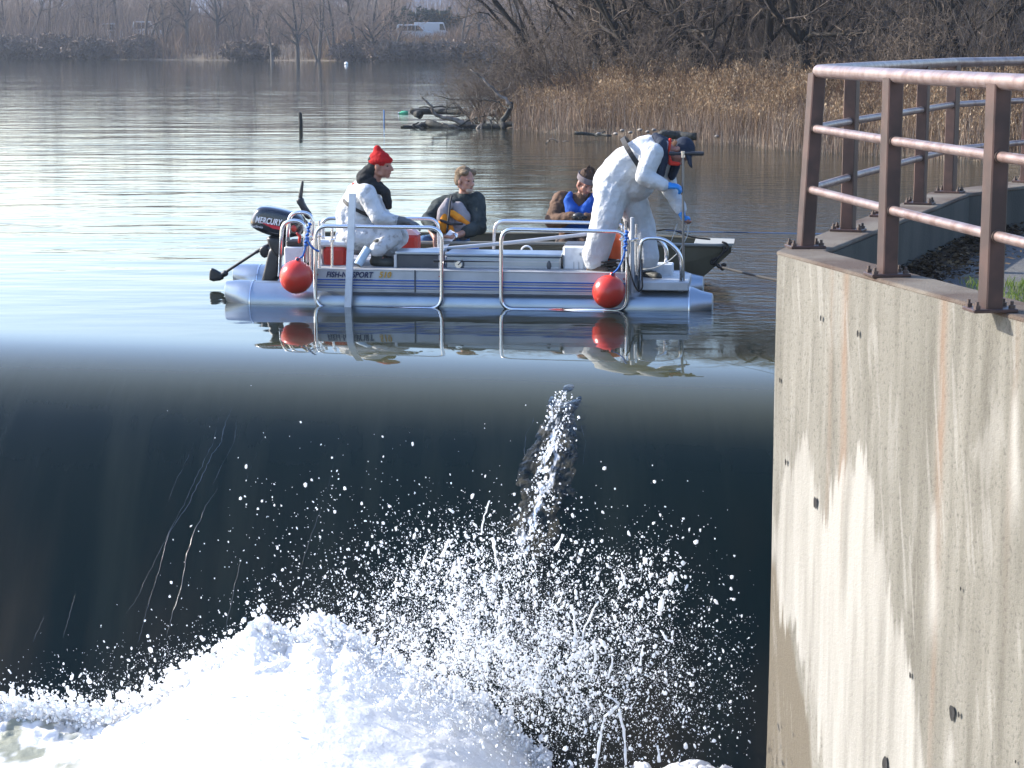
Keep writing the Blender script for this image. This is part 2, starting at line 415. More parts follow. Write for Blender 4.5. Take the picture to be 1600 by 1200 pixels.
tonedp = poly_sd(UU+warpu*.35, ZZ+warpz*.25, mp([(1100,820),(1200,850),(1222,930),(1246,1050),(1262,1120),(1280,1300),(1100,1300)]))  # darker beige area at the lower left of the face
toned = sstep(-.03,.03,tonedp)
u, z = 0, 0
o = mesh_np('wall_face', np.stack([PX, PY, ZZ], -1).reshape(-1,3), grid(len(us), nz_)[:, ::-1], None, wall, smooth=True)
attr(o, 'white', white); attr(o, 'rust', np.clip(rust,0,1)); attr(o, 'toned', toned)
q = N("weathered_concrete"); gp = q.new('NewGeometry').outputs['Position']
base = q.mix(q.rng(q.noise(gp, 1.3, 6, (1,1,.35)), .3, .7), (.122,.113,.090), (.186,.173,.142))
base = q.mix(q.rng(q.noise(gp, 9, 5, (1,1,.10)), .42, .72), base, (.095,.086,.066))
base = q.mix(q.rng(q.noise(gp, 45, 4), .32, .44, .5, 0), base, (.045,.04,.03))
base = q.mix(q.attr('toned'), base, (.095,.078,.052))
base = q.mix(q.math('MULTIPLY', q.attr('rust'), .75), base, (.19,.115,.07))
base = q.mix(q.attr('white'), base, (.275,.260,.228))
q.l(base, q.p.inputs['Base Color']); q.p.inputs['Roughness'].default_value = .88
hb = q.math('ADD', q.noise(gp, 45, 5, rough=.65), q.math('MULTIPLY', q.noise(gp, 260, 2), .5))
q.bump(hb, .006); M_CONC = q.m
o.data.materials.append(M_CONC)
# holes in the face (form tie holes): dark oval plugs set in the face
mb = MB()
q = mat('tie_hole_dark', (.012,.011,.01), .95)
for (x_, y_, r_) in ((1285,497,.020),(1343,521,.022),(1221,594,.018),(1230,722,.022),(1276,785,.040),(1490,1115,.045),(1501,1117,.018),(1425,1055,.020),(1385,1196,.06),(1590,1190,.01),(1504,920,.012)):
    u_, z_ = face_uz(x_, y_); pr = []
    c_ = C0 + dn*u_ + nw*.010 - W0; c_.z = z_
    vs = [c_] ; n_ = 14; ir = random.Random(int(x_))
    for k in range(n_):
        a = 2*math.pi*k/n_; rr_ = r_*(1+ir.uniform(-.18,.18)); vs.append(c_ + dn*math.cos(a)*rr_*.62 + Vector((0,0,math.sin(a)*rr_*.88)))
    vs[0] = c_ - nw*.004
    mb = MB(); mb.add(vs, [(0,1+k,1+(k+1)%n_) for k in range(n_)]); mb.build('tie_hole', q, wall)

# body of the wall behind the face, and its cap
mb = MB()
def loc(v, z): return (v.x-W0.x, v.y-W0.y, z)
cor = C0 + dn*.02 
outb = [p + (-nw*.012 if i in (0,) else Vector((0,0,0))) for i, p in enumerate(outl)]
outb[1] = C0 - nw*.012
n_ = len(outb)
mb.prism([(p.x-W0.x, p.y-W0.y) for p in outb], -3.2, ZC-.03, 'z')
mb.build('wall_body', mat('shaded_concrete', (.055,.050,.040), .9, var=(3,(.032,.030,.024),.4,.6,(1,1,.3)), bump=(60,.004)), wall)  # shade of the parapet's inner side is put into this darker concrete colour
q = N("rusty_cap_concrete"); gp = q.new('NewGeometry').outputs['Position']
c = q.mix(q.rng(q.noise(gp, 2.2, 6), .38, .6), (.13,.11,.085), (.06,.036,.023))
c = q.mix(q.rng(q.noise(gp, 60, 3), .3, .45, .5, 0), c, (.09,.07,.05))
q.l(c, q.p.inputs['Base Color']); q.p.inputs['Roughness'].default_value = .9; q.bump(q.noise(gp, 90, 4), .008)
# cap: top polygon with rounded arris, overhanging nothing
import bmesh
mb = MB(); mb.prism([(p.x-W0.x, p.y-W0.y) for p in outl], ZC-.03, ZC, 'z')
co = mb.build('wall_cap', q.m, wall)
b = co.modifiers.new('b', 'BEVEL'); b.width = .014; b.segments = 3
# guard rail
q = N("rail_paint_rust"); gp = q.new('TexCoord').outputs['Object']
c = q.mix(q.rng(q.noise(gp, 6, 5), .42, .62), (.05,.030,.026), (.085,.046,.038))
q.l(c, q.p.inputs['Base Color']); q.p.inputs['Roughness'].default_value = .42; q.p.inputs['Metallic'].default_value = .35; q.bump(q.noise(gp, 120, 3), .0006); M_POST = q.m
q = N("worn_rail_metal"); gp = q.new('NewGeometry').outputs['Position']
c = q.mix(q.rng(q.noise(gp, 9, 6, rough=.65), .42, .66), (.30,.225,.205), (.19,.12,.10))
q.l(c, q.p.inputs['Base Color']); q.p.inputs['Metallic'].default_value = .55; q.p.inputs['Roughness'].default_value = .33
q.l(q.rng(q.noise(gp, 25, 4), .3, .7, .32, .48), q.p.inputs['Roughness']); M_RAIL = q.m
M_BOLT = mat('rusty_bolt', (.07,.045,.035), .6)
gr = thing('guard_rail', 'rusty brown steel guard rail with three pipe rails on the concrete wall', 'railing', (PN[0].x, PN[0].y, ZC))
G0 = Vector((PN[0].x, PN[0].y, ZC)); HP = 1.07
def basis(d):
    d = d.normalized(); s_ = perp(d); return Matrix(((s_.x, d.x, 0),(s_.y, d.y, 0),(0,0,1)))
def post(p, d, lean=(0,0)):
    Bm = basis(d); c = p - G0
    mb = MB()
    # rectangular tube post, slight lean, top closed under the hand rail
    vs = []; hw, hd = .040, .056
    for z_ in (.012, HP-.05):
        for (i, j) in ((-1,-1),(1,-1),(1,1),(-1,1)):
            ch = .006
            for (ci, cj) in (((0,1),(1,0)) if i*j > 0 else ((1,0),(0,1))):
                vs.append(Bm @ Vector((i*(hw-ch*ci), j*(hd-ch*cj), 0)) + c + Vector((lean[0]*z_, lean[1]*z_, z_)))
    fs = [(k,(k+1)%8,8+(k+1)%8,8+k) for k in range(8)] + [tuple(range(8))[::-1], tuple(range(8,16))]
    mb.add(vs, fs); po = mb.build('post', M_POST, gr)
    b = MB(); b.box(c+Vector((0,0,.008)), (.21,.15,.016), Bm, .003); b.build('base_plate', M_POST, po)
    for i in (-1,1):
        for j in (-1,1):
            b = MB(); q_ = c + Bm @ Vector((i*.083, j*.05, 0)); b.tube([q_+Vector((0,0,.016)), q_+Vector((0,0,.032))], .016, 6); b.tube([q_+Vector((0,0,.032)), q_+Vector((0,0,.05))], .008, 6); b.build('bolt', M_BOLT, po)
def seg_rail(a, b, z_, r_, name, ext=0):
    d = (b-a).normalized(); m_ = MB(); m_.tube([a-G0+Vector((0,0,z_))-d*ext, b-G0+Vector((0,0,z_))+d*ext], r_, 20); return m_
dirs = {}
allp = PN[::-1] + PF
i0 = len(PN)-1
for i, p in enumerate(allp):
    d = (allp[min(i+1, len(allp)-1)] - allp[max(i-1,0)])
    if i < i0+0: d = allp[i+1]-allp[i]
    elif i == i0: d = allp[i]-allp[i-1]
    post(p, d, (.045, 0) if i == i0 else (0,0))
path = [p-G0+Vector((0,0,HP-.038)) + (Vector((.045,0,0)) if p is PN[0] else Vector((0,0,0))) for p in allp]
m_ = MB(); m_.tube(fillet(path, .10, 5), .0375, 24); m_.build('top_rail', M_RAIL, gr, auto=40)
for zf in (.70, .345):
    for i in range(len(allp)-1):
        a, b = allp[i], allp[i+1]; d = (b-a).normalized()
        la = Vector((.045*zf,0,0)) if i == i0 else Vector((0,0,0)); lb = Vector((.045*zf,0,0)) if i+1 == i0 else Vector((0,0,0))
        m_ = MB(); m_.tube([a-G0+la+Vector((0,0,zf))+d*.058, b-G0+lb+Vector((0,0,zf))-d*.058], .0245, 18); r1 = m_.build('mid_rail', M_RAIL, gr, auto=40)
        m_ = MB(); m_.tube([a-G0+la+Vector((0,0,zf))+d*.057, a-G0+la+Vector((0,0,zf))+d*.064], .031, 18)
        m_.tube([b-G0+lb+Vector((0,0,zf))-d*.064, b-G0+lb+Vector((0,0,zf))-d*.057], .031, 18); m_.build('collar', M_BOLT, r1, auto=40)
# ground inside the parapet
ZG = 1.12
pts = [inner_corner, inner_far, PF[-1]-fo2, PF[-1]+Vector((40,0,0)), Vector((60,-10,0)), A+inn+Vector((0,-2,0)), A+inn]
q = N("asphalt_path"); gp = q.new('NewGeometry').outputs['Position']
c = q.mix(q.rng(q.noise(gp, 1.2, 5), .4, .6), (.05,.052,.055), (.085,.08,.07)); c = q.mix(q.rng(q.noise(gp, 120, 2), .5, .7), c, (.16,.15,.14))
q.l(c, q.p.inputs['Base Color']); q.p.inputs['Roughness'].default_value = .9; q.bump(q.noise(gp, 150, 3), .006)
mb = MB(); mb.add([(p.x, p.y, ZG) for p in pts], [tuple(range(len(pts)))]); o = mb.build('path', q.m)
if o.data.polygons[0].normal.z < 0: o.data.flip_normals()
tag(o, 'asphalt path behind the parapet', kind='structure')
# ================================================================ grass and leaf litter inside the parapet
def blades(name, pts, hts, wid, m, label, seed=1, lean=.35, segs=3, plume=0, parent=None, kind='stuff', bow=1.0, pm=None):
    """many thin curved stems as one mesh: flat tapering strips"""
    g = np.random.default_rng(seed); n = len(pts); az = g.uniform(0, 2*np.pi, n); ln = g.uniform(.05, lean, n)*hts
    fa = g.uniform(0, np.pi, n); V = []; 
    dx, dy = np.cos(az)*ln, np.sin(az)*ln
    wx, wy = np.cos(fa)*wid/2, np.sin(fa)*wid/2
    for k in range(segs+1):
        t = k/segs; tt = t**1.8*bow + t*(1-bow); wk = (1-t)**.7 if k < segs else .12
        cx = pts[:,0]+dx*tt; cy = pts[:,1]+dy*tt; cz = pts[:,2]+hts*t*(1-.15*t*lean)
        V.append(np.stack([cx-wx*wk, cy-wy*wk, cz], -1)); V.append(np.stack([cx+wx*wk, cy+wy*wk, cz], -1))
    V = np.stack(V, 1)                      # n, 2(segs+1), 3
    b = np.arange(n)[:,None,None]*(2*(segs+1))
    f = np.array([[2*k, 2*k+1, 2*k+3, 2*k+2] for k in range(segs)])[None]
    Fq = (b+f).reshape(-1,4); Vv = V.reshape(-1,3)
    if plume:
        tip = V[:,-1,:]; m_ = g.random(n) < plume; tp = tip[m_]; hh = hts[m_]; k = 12
        c = np.repeat(tp, k, 0) + g.normal(0, 1, (len(tp)*k, 3))*np.array([.045,.045,.10]) - np.array([0,0,.08])
        a1 = g.normal(0,1,(len(c),3))*.011; a2 = g.normal(0,1,(len(c),3))*.020; a2[:,2] = np.abs(a2[:,2])+.035
        P = np.stack([c-a1, c-a2*.4, c+a1, c+a2], 1)
        base = len(Vv); Vv = np.concatenate([Vv, P.reshape(-1,3)]); Fq = np.concatenate([Fq, base+np.arange(len(c)*4).reshape(-1,4)])
    o = mesh_np(name, Vv, Fq, m, parent); rv = np.repeat(g.random(n), 2*(segs+1))
    if plume: rv = np.concatenate([rv, np.repeat(.45+.55*g.random(len(c)), 4)])
    attr(o, 'rv', rv)
    if label: tag(o, label, kind=kind)
    return o
def stemmat(name, c1, c2, c3=None, tr=.25, dark=.4):
    q = N(name); a = q.attr('rv'); c = q.mix(q.rng(a, 0, .8), c1, c2)
    if c3: c = q.mix(q.rng(a, .8, .95), c, c3)
    gp = q.new('NewGeometry').outputs['Position']
    c = q.mix(q.rng(q.noise(gp, .8, 4), .40, .62, 0, dark), c, tuple(x*.6 for x in c1))
    q.l(c, q.p.inputs['Base Color']); q.p.inputs['Roughness'].default_value = .9; q.p.inputs['Specular IOR Level'].default_value = .15
    t = q.new('BsdfTranslucent'); q.l(c, t.inputs[0]); mx = q.new('MixShader'); mx.inputs[0].default_value = tr
    q.l(q.p.outputs[0], mx.inputs[1]); q.l(t.outputs[0], mx.inputs[2]); q.l(mx.outputs[0], q.n.nodes['Material Output'].inputs[0])
    return q.m
g = np.random.default_rng(5)
# lawn area: from the path edge onward to the right
lp0 = onz(1572,470,ZG+.02); 
n = 26000; px_ = g.uniform(0, 7, n); py_ = g.uniform(-2.0, 2.2, n)
P_ = np.stack([lp0.x-.1+px_, lp0.y-.35+py_*1.0, np.full(n, ZG+.02)], -1)
gp0 = Vector((lp0.x-.15, 0, 0))
mb = MB(); mb.add([(lp0.x-.08, lp0.y-2.5, ZG+.004),(lp0.x+8,lp0.y-2.5,ZG+.004),(lp0.x+8,lp0.y+1.95,ZG+.004),(lp0.x+.25,lp0.y+1.1,ZG+.004)], [(0,1,2,3)])
o = mb.build('lawn_soil', mat('lawn_soil', (.06,.07,.03), .95, var=(3,(.09,.08,.045),.4,.6))); tag(o, 'lawn soil', kind='structure')
keep = (P_[:,1] < lp0.y+.9+ (P_[:,0]-lp0.x)*.15 + .25*(vnoise(P_[:,0]*4,P_[:,1]*4)-.5))
P_ = P_[keep]
blades('lawn_grass', P_, g.uniform(.03,.085,len(P_)), .007, stemmat('lawn_green', (.09,.15,.03), (.19,.25,.055), (.30,.28,.11), .4), 'short green lawn grass behind the guard rail', 3, .9)
# leaf litter against the parapet
n = 5200; t_ = g.random(n); a_ = inner_corner; b_ = inner_far
lx = a_.x + (b_.x-a_.x)*t_*1.2 + np.abs(g.normal(0,.2,n)); ly = a_.y + (b_.y-a_.y)*t_*1.2 - np.abs(g.normal(0,.18,n))
c = np.stack([lx, ly, np.full(n, ZG+.012)+g.random(n)*.05*np.exp(-np.abs(lx-lx)/1)], -1)
a1 = g.normal(0,1,(n,3))*.013; a2 = g.normal(0,1,(n,3))*.013; a1[:,2]*=.4; a2[:,2]*=.4
o = mesh_np('leaf_litter', np.stack([c-a1, c-a2, c+a1, c+a2],1).reshape(-1,3), np.arange(n*4).reshape(-1,4), None)
attr(o, 'rv', np.repeat(g.random(n),4)); o.data.materials.append(stemmat('dead_leaves', (.035,.025,.018), (.10,.065,.035), (.17,.12,.07), .1)); tag(o, 'dark dead leaves drifted against the parapet', kind='stuff')

# ================================================================ bare winter trees
def bark(name, c1, c2, cs=6):
    q = N(name); gp = q.new('NewGeometry').outputs['Position']
    c = q.mix(q.rng(q.noise(gp, cs, 4, (1,1,.3)), .35, .65), c1, c2)
    q.l(c, q.p.inputs['Base Color']); q.p.inputs['Roughness'].default_value = .9; q.p.inputs['Specular IOR Level'].default_value = .2
    return q.m
M_BARK = bark('dark_wet_bark', (.014,.012,.010), (.042,.035,.028))
M_TWIG = bark('grey_brown_twig', (.075,.057,.045), (.16,.125,.095), 1.5)
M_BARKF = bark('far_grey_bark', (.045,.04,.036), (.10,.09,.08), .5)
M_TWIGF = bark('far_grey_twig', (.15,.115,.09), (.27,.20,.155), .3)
class Tubes:
    def __init__(s): s.V = []; s.F = []; s.n = 0
    def add(s, P, r, sides):
        P = np.asarray(P); n = len(P); d = np.gradient(P, axis=0); d /= np.linalg.norm(d, axis=1)[:,None]+1e-9
        up = np.array([0,0,1.]) if abs(d[0,2]) < .85 else np.array([0,1.,0]); nx = np.cross(d, up); nx /= np.linalg.norm(nx,axis=1)[:,None]+1e-9
        ny = np.cross(d, nx); a = np.arange(sides)*2*np.pi/sides
        ring = P[:,None,:] + (nx[:,None,:]*np.cos(a)[None,:,None] + ny[:,None,:]*np.sin(a)[None,:,None])*np.asarray(r)[:,None,None]
        s.V.append(ring.reshape(-1,3)); i = np.arange(n-1)[:,None]*sides; k = np.arange(sides)[None]; k2 = (k+1)%sides
        s.F.append((s.n+np.stack([i+k, i+k2, i+sides+k2, i+sides+k], -1)).reshape(-1,4)); s.n += n*sides
    def mesh(s, name, m):
        V = np.concatenate(s.V); Fq = np.concatenate(s.F)
        o = mesh_np(name, V, Fq, m, smooth=True); return o
def tree_proto(seed, H, r0, nch=(11,6,5,4), lean=(0,0), gnarl=.25, spread=.75, rmin=.006, stems=1, twig_from=2, up=.25, low=.2):
    g = np.random.default_rng(seed); tr = Tubes(); tw = Tubes(); q_ = []
    for s_ in range(stems):
        az = g.uniform(0,2*np.pi); l_ = np.array([lean[0]+ (g.normal(0,.22) if stems>1 else 0), lean[1]+(g.normal(0,.22) if stems>1 else 0), 1.0])
        q_.append((np.array([g.normal(0,.12)*(stems>1), g.normal(0,.12)*(stems>1), -.3]), l_/np.linalg.norm(l_), H*g.uniform(.8,1.05), r0*g.uniform(.7,1), 0))
    while q_:
        p0, d, L, r, lv = q_.pop()
        n = (9,6,4,3,3)[lv]; P = [p0]; dd = d.copy(); st = L/(n-1)
        for k in range(n-1):
            dd = dd + g.normal(0, gnarl*(.55 if lv==0 else .9), 3)*(st/L*3) + np.array([0,0,up*(.25 if lv==0 else .5)])*(st/L)
            dd /= np.linalg.norm(dd); P.append(P[-1]+dd*st)
        P = np.array(P); t = np.linspace(0,1,n); taper = (1-.78*t) if lv < 3 else (1-.6*t)
        rr = np.maximum(r*taper, rmin)
        (tr if lv < twig_from else tw).add(P, rr, (7,5,4,3,3)[lv])
        if lv >= len(nch): continue
        c = nch[lv]; c = max(1, int(round(c*g.uniform(.75,1.25))))
        for j in range(c):
            u = g.uniform(low if lv==0 else .12, 1.0) if j else 1.0
            x = u*(n-1); i = min(int(x), n-2); pt = P[i]+(P[i+1]-P[i])*(x-i); loc_d = P[i+1]-P[i]; loc_d /= np.linalg.norm(loc_d)
            rv = g.normal(0,1,3); rv -= loc_d*rv.dot(loc_d); rv /= np.linalg.norm(rv)
            sp = spread*g.uniform(.6,1.25); nd = loc_d*math.cos(sp)+rv*math.sin(sp); 
            Lc = L*(.50 if lv==0 else .52)*g.uniform(.6,1.1)*(1.05-.45*u if lv==0 else 1)
            q_.append((pt, nd, Lc, max(r*(1-.7*u)*.55, rmin), lv+1))
    return tr, tw
def make_tree(name, seed, mb_, mt_, **k):
    tr, tw = tree_proto(seed, **k); t = thing(name, None, None)
    a = tr.mesh('trunk', mb_); a.parent = t; b = tw.mesh('crown', mt_); b.parent = t
    return t
near = [make_tree('bare_tree', 11, M_BARK, M_TWIG, H=12, r0=.27, lean=(-.4,0), nch=(15,7,5,4), gnarl=.42, low=.07),
        make_tree('bare_tree', 12, M_BARK, M_TWIG, H=13, r0=.33, lean=(.1,0), gnarl=.45, nch=(15,7,5,4), low=.08),
        make_tree('bare_tree', 13, M_BARK, M_TWIG, H=11, r0=.21, lean=(-.8,-.15), gnarl=.5, up=.5, nch=(15,7,5,4), low=.06),
        make_tree('bare_tree', 14, M_BARK, M_TWIG, H=12, r0=.17, lean=(.25,0), stems=3, nch=(10,6,5,3), gnarl=.42, low=.08),
        make_tree('bare_tree', 15, M_BARK, M_TWIG, H=10, r0=.13, lean=(-.1,0), stems=4, nch=(9,6,4,3), gnarl=.45, low=.06),
        make_tree('bare_tree', 16, M_BARK, M_TWIG, H=12, r0=.25, lean=(.45,.1), gnarl=.5, nch=(15,7,5,4), low=.07)]
shrub = [make_tree('bare_shrub', 31, M_TWIG, M_TWIG, H=3.6, r0=.045, stems=7, nch=(6,5,4), gnarl=.5, rmin=.005, low=.05, spread=.7), make_tree('bare_shrub', 32, M_TWIG, M_TWIG, H=3.0, r0=.04, stems=8, nch=(7,5,4), gnarl=.6, rmin=.005, lean=(-.5,-.1), low=.05, spread=.8)]
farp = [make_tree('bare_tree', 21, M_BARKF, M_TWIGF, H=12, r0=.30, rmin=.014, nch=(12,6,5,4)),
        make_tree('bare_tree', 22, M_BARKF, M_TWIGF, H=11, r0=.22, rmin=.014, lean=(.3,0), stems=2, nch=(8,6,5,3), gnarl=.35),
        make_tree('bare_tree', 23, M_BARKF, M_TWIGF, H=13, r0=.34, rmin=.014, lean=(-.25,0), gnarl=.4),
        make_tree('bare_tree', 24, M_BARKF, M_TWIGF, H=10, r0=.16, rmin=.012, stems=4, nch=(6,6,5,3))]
TIPL = [(0,'above the fallen logs'),(770,'over the tip of the reeds'),(830,'behind the left end of the reeds'),(900,'above the man in blue vest'),(960,'above the bending man'),(1080,'right of the bending man'),(1180,'left of the rail corner'),(1260,'behind the guard rail')]
used = set(); LABN = {}
FARL = [(-999,'beyond the left picture edge'),(0,'at the left picture edge'),(70,'left of the leaning far trunk'),(150,'around the pale parked car'),(240,'beside the ribbed roof house'),(340,'left of the dark stake'),(440,'above the dark stake'),(520,'above the red hat'),(585,'left of the white vehicles'),(650,'behind the white vehicles'),(712,'right of the white vehicles'),(770,'above the fallen logs'),(830,'behind the tip of the reeds')]
NEARL = [(0,'above the man in blue vest'),(960,'above the bending man'),(1080,'right of the bending man'),(1180,'left of the rail corner'),(1260,'above the rail corner'),(1340,'above the second rail post'),(1420,'above the far rail posts'),(1520,'above the nearest rail post'),(1590,'at the right picture edge')]
ADJ = ['tall','slim','broad crowned','twiggy','pale','leaning','low','dense','crooked','forked']
def lab(kind, px, marks):
    w_ = [b for a, b in marks if a <= px][-1]; k = (kind, w_); n_ = LABN.get(k, 0); LABN[k] = n_+1
    return '%s %s %s' % (ADJ[n_ % 10], kind, w_)
def plant(proto, x, y, s, rz, label, group):
    o = proto if id(proto) not in used else copy_tree(proto); used.add(id(proto))
    o.location = (x, y, float(land_h(np.array([x]), np.array([y]))[0])-.1); o.rotation_euler = (0,0,rz); o.scale = (s,s,s)
    tag(o, label, 'tree', group); return o
# near peninsula: (px of the trunk foot, distance, prototype, scale, turn, what sets it apart)
NT = [(1062,66,2,1.05,.0,'dark tree leaning far left over the golden reeds, nearest the log tangle'),
      (1118,66,0,1.05,.0,'thick dark trunk leaning left behind the bending man in white'),
      (968,72,0,.9,.3,'slender leaning tree rising from the left end of the golden reeds'),
      (1150,70,1,1.0,1.0,'knotted dark trunk between the bending man and the guard rail'),
      (1195,64,3,1.0,.4,'clump of three dark stems left of the guard rail corner'),
      (1240,68,1,1.15,2.2,'stout upright trunk just left of the guard rail corner'),
      (1282,62,0,1.0,.5,'heavy dark trunk rising over the corner of the guard rail'),
      (1305,70,5,1.0,.0,'right leaning trunk behind the corner of the guard rail'),
      (1358,63,2,.9,-.4,'crooked trunk leaning left above the second near rail post'),
      (1400,75,3,1.1,1.2,'multi stemmed tree above the second near rail post'),
      (1440,62,1,.85,3.0,'narrow upright trunk between the two near rail posts'),
      (1490,67,5,1.0,2.8,'tree with arching limbs above the far parapet rail'),
      (1535,60,4,1.1,.2,'bushy many stemmed tree above the nearest rail post'),
      (1585,66,0,1.0,.9,'tall leaning trunk at the right edge of the picture'),
      (880,84,4,1.0,.0,'small many stemmed tree at the left tip of the wooded point'),
      (925,92,3,1.0,2.0,'three stemmed tree set back near the left tip of the wooded point'),
      (1010,88,1,1.0,4.0,'upright tree in the second row behind the leaning trees'),
      (1090,95,5,1.1,.5,'pale twigged tree in the second row above the bending man'),
      (1170,84,4,1.2,1.0,'bushy tree in the second row left of the guard rail'),
      (1215,98,0,1.0,5.0,'distant trunk seen between two stems left of the guard rail'),
      (1330,90,1,1.1,.7,'back row trunk above the leftmost rail bay'),
      (1375,84,4,1.3,3.0,'dense twiggy back row tree above the middle rail bay'),
      (1425,97,3,1.2,.3,'back row clump above the far rail posts'),
      (1470,86,2,1.1,2.0,'twisted back row tree above the far rail posts'),
      (1520,92,1,1.2,5.5,'back row trunk left of the nearest rail post'),
      (1570,85,4,1.3,1.5,'back row thicket tree near the right edge'),
      (1640,70,1,1.0,1.5,'dark tree whose limbs reach in from the right edge'),
      (1700,64,3,1.0,2.5,'tree beyond the right edge reflected in the pool')]
NT += [(905,74,2,.85,.2,'low tree bending left over the tip of the reeds'), (1000,70,4,.9,.9,'bushy many stemmed tree behind the golden reeds, above the blue vest'), (1035,78,2,1.1,.1,'thin trunk leaning left in front of the white vehicles side'), (1085,72,4,.9,2.2,'twiggy shrubby tree directly above the bending man'), (1180,76,4,1.0,4.2,'twiggy shrubby tree left of the rail corner')]
for (px, D, pi_, s_, rz, lb) in NT:
    plant(near[pi_], (px-800)/F*D, D, s_, rz, lb, 'bare trees on the wooded point')
gg = np.random.default_rng(77)
for i, (px, D) in enumerate(((762,64.5),(790,65),(818,64.5),(845,67),(815,70),(870,66),(900,70),(930,66),(965,70),(1000,66),(1040,69),(1080,65),(1120,68),(1160,63),(1205,66),(1240,60),(1300,62),(1345,58),(1400,60),(1460,57),(1540,57),(850,75),(890,80),(940,78))):
    x = (px-800)/F*D; o = plant(shrub[i%2] if px > 830 else shrub[1], x, D, gg.uniform(.75,1.15)*(.7 if px < 830 else 1), gg.uniform(-.6,.6) if px < 900 else gg.uniform(0,6.28), lab('bare shrub among the reeds', px, TIPL), 'bare shrubs among the reeds'); o['category'] = 'shrub'
for i in range(26):
    D = 104+i*4.6; px = 850+ (i*197)%800 + gg.uniform(-20,20); x = (px-800)/F*D
    if float(poly_sd(np.array([x]), np.array([D]), PEN)[0]) < .5: continue
    px2 = x/D*F+800; plant(near[int(gg.integers(0,6))], x, D, gg.uniform(.85,1.15), gg.uniform(0,6.28), lab('bare tree deep in the wood', px2, NEARL), 'trees filling the wood on the point')
# far bank trees
FT = [(20,0),(55,2),(85,1),(120,2),(160,0),(195,2),(232,1),(262,3),(300,0),(345,0),(372,3),(400,1),(432,2),(470,0),(500,3),(528,1),(560,2),(585,0),(612,3),(722,1),(748,0),(775,3),(800,2),(830,1),(858,0)]
place_w = [(0,'at the left edge'),(150,'left of the leaning dark trunk'),(300,'above the calm dark reflection'),(450,'above the submerged stake'),(560,'above the man in the red hat'),(640,'left of the parked vehicles'),(720,'right of the parked vehicles'),(800,'behind the tip of the wooded point')]
hts = ['tall','slim','broad','twiggy','pale','low']
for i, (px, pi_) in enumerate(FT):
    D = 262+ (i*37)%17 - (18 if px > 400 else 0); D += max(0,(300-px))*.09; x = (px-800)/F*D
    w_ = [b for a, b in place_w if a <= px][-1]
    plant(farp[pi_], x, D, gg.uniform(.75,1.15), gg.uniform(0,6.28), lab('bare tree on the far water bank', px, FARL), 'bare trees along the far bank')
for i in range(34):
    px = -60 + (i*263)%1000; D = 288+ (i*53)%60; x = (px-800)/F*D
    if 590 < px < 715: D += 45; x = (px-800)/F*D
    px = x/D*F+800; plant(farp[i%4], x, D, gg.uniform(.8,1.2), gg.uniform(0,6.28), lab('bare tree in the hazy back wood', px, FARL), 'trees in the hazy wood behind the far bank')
# ---- thickets, brush, reeds (nobody could count them)
def scatter(n, xr, yr, g): 
    x = g.uniform(*xr, n); y = g.uniform(*yr, n); return x, y
def on_land(x, y, minh=.02):
    h = land_h(x, y); return np.stack([x,y,h-.03],-1)[h > minh], h > minh
def fans(P, g, k, spread=.25):
    Q = np.repeat(P, k, 0); Q[:,:2] += g.normal(0, spread, (len(Q),2)); return Q
g = np.random.default_rng(8)
M_BRUSHF = stemmat('far_brush', (.09,.066,.05), (.22,.155,.115), (.32,.21,.12), .1)
x, y = scatter(5200, (-90, 12), (238, 275), g); P, k = on_land(x, y); Q = fans(P, g, 8, .6)
h = g.uniform(.8, 3.2, len(Q))*(.6+.8*vnoise(Q[:,0]*.12, Q[:,1]*.12, 4))
gap = np.exp(-((Q[:,0]-(665-800)/F*250)/3.6)**2); h = h*(1-.55*gap)
blades('brush', Q, h, .05, M_BRUSHF, 'grey brown brush crowding the far bank', 2, .7, 3)
x, y = scatter(9000, (-110, 30), (275, 345), g); P, k = on_land(x, y); px = P[:,0]/P[:,1]*F+800; P = P[~((px>585)&(px<725)&(P[:,1]<300))]
Q = fans(P, g, 4, .8); blades('thicket', Q, g.uniform(2.5, 9, len(Q)), .06, stemmat('far_thicket', (.13,.10,.082), (.25,.195,.155), None, .1), 'hazy grey thicket rising behind the far bank', 3, .4, 3)
# orange and green grass on the far bank edge
x, y = scatter(16000, (-46, 2), (240, 262), g); P, k = on_land(x, y, .05); m_ = vnoise(P[:,0]*.18, P[:,1]*.1, 8) > .45; P = P[m_]
blades('dry_grass', P, g.uniform(.3,1.0,len(P)), .07, stemmat('far_dry_grass', (.16,.11,.06), (.27,.19,.10), (.13,.14,.05), .3), 'tawny dry grass along the far water edge', 4, .5, 2)
# near point: golden weeds with seed heads
M_REED = stemmat('golden_reed', (.10,.062,.042), (.30,.205,.12), (.50,.39,.26), .3, .75)
x, y = scatter(80000, (-1.2, 19), (43, 74), g); P, k = on_land(x, y, .03); 
sdp = poly_sd(P[:,0], P[:,1], PEN); P = P[(sdp < 8+4*vnoise(P[:,0]*.3,P[:,1]*.3,2))]; sdp = poly_sd(P[:,0], P[:,1], PEN)
clump = .6*vnoise(P[:,0]*.8, P[:,1]*.8, 31)+.4*vnoise(P[:,0]*2.6, P[:,1]*2.6, 32); keep = (clump > .36) & ((sdp > 1.2) | (g.random(len(P)) < .35)); P = P[keep]; clump = clump[keep]; sdp = sdp[keep]
hh = (.12+1.9*clump)*g.uniform(.6,1.15,len(P))*np.clip(.72+sdp*.08, .72, 1.0)
blades('golden_reeds', P, hh, .017, M_REED, 'golden brown dead reeds and weeds covering the near point', 6, .38, 3, plume=.55)
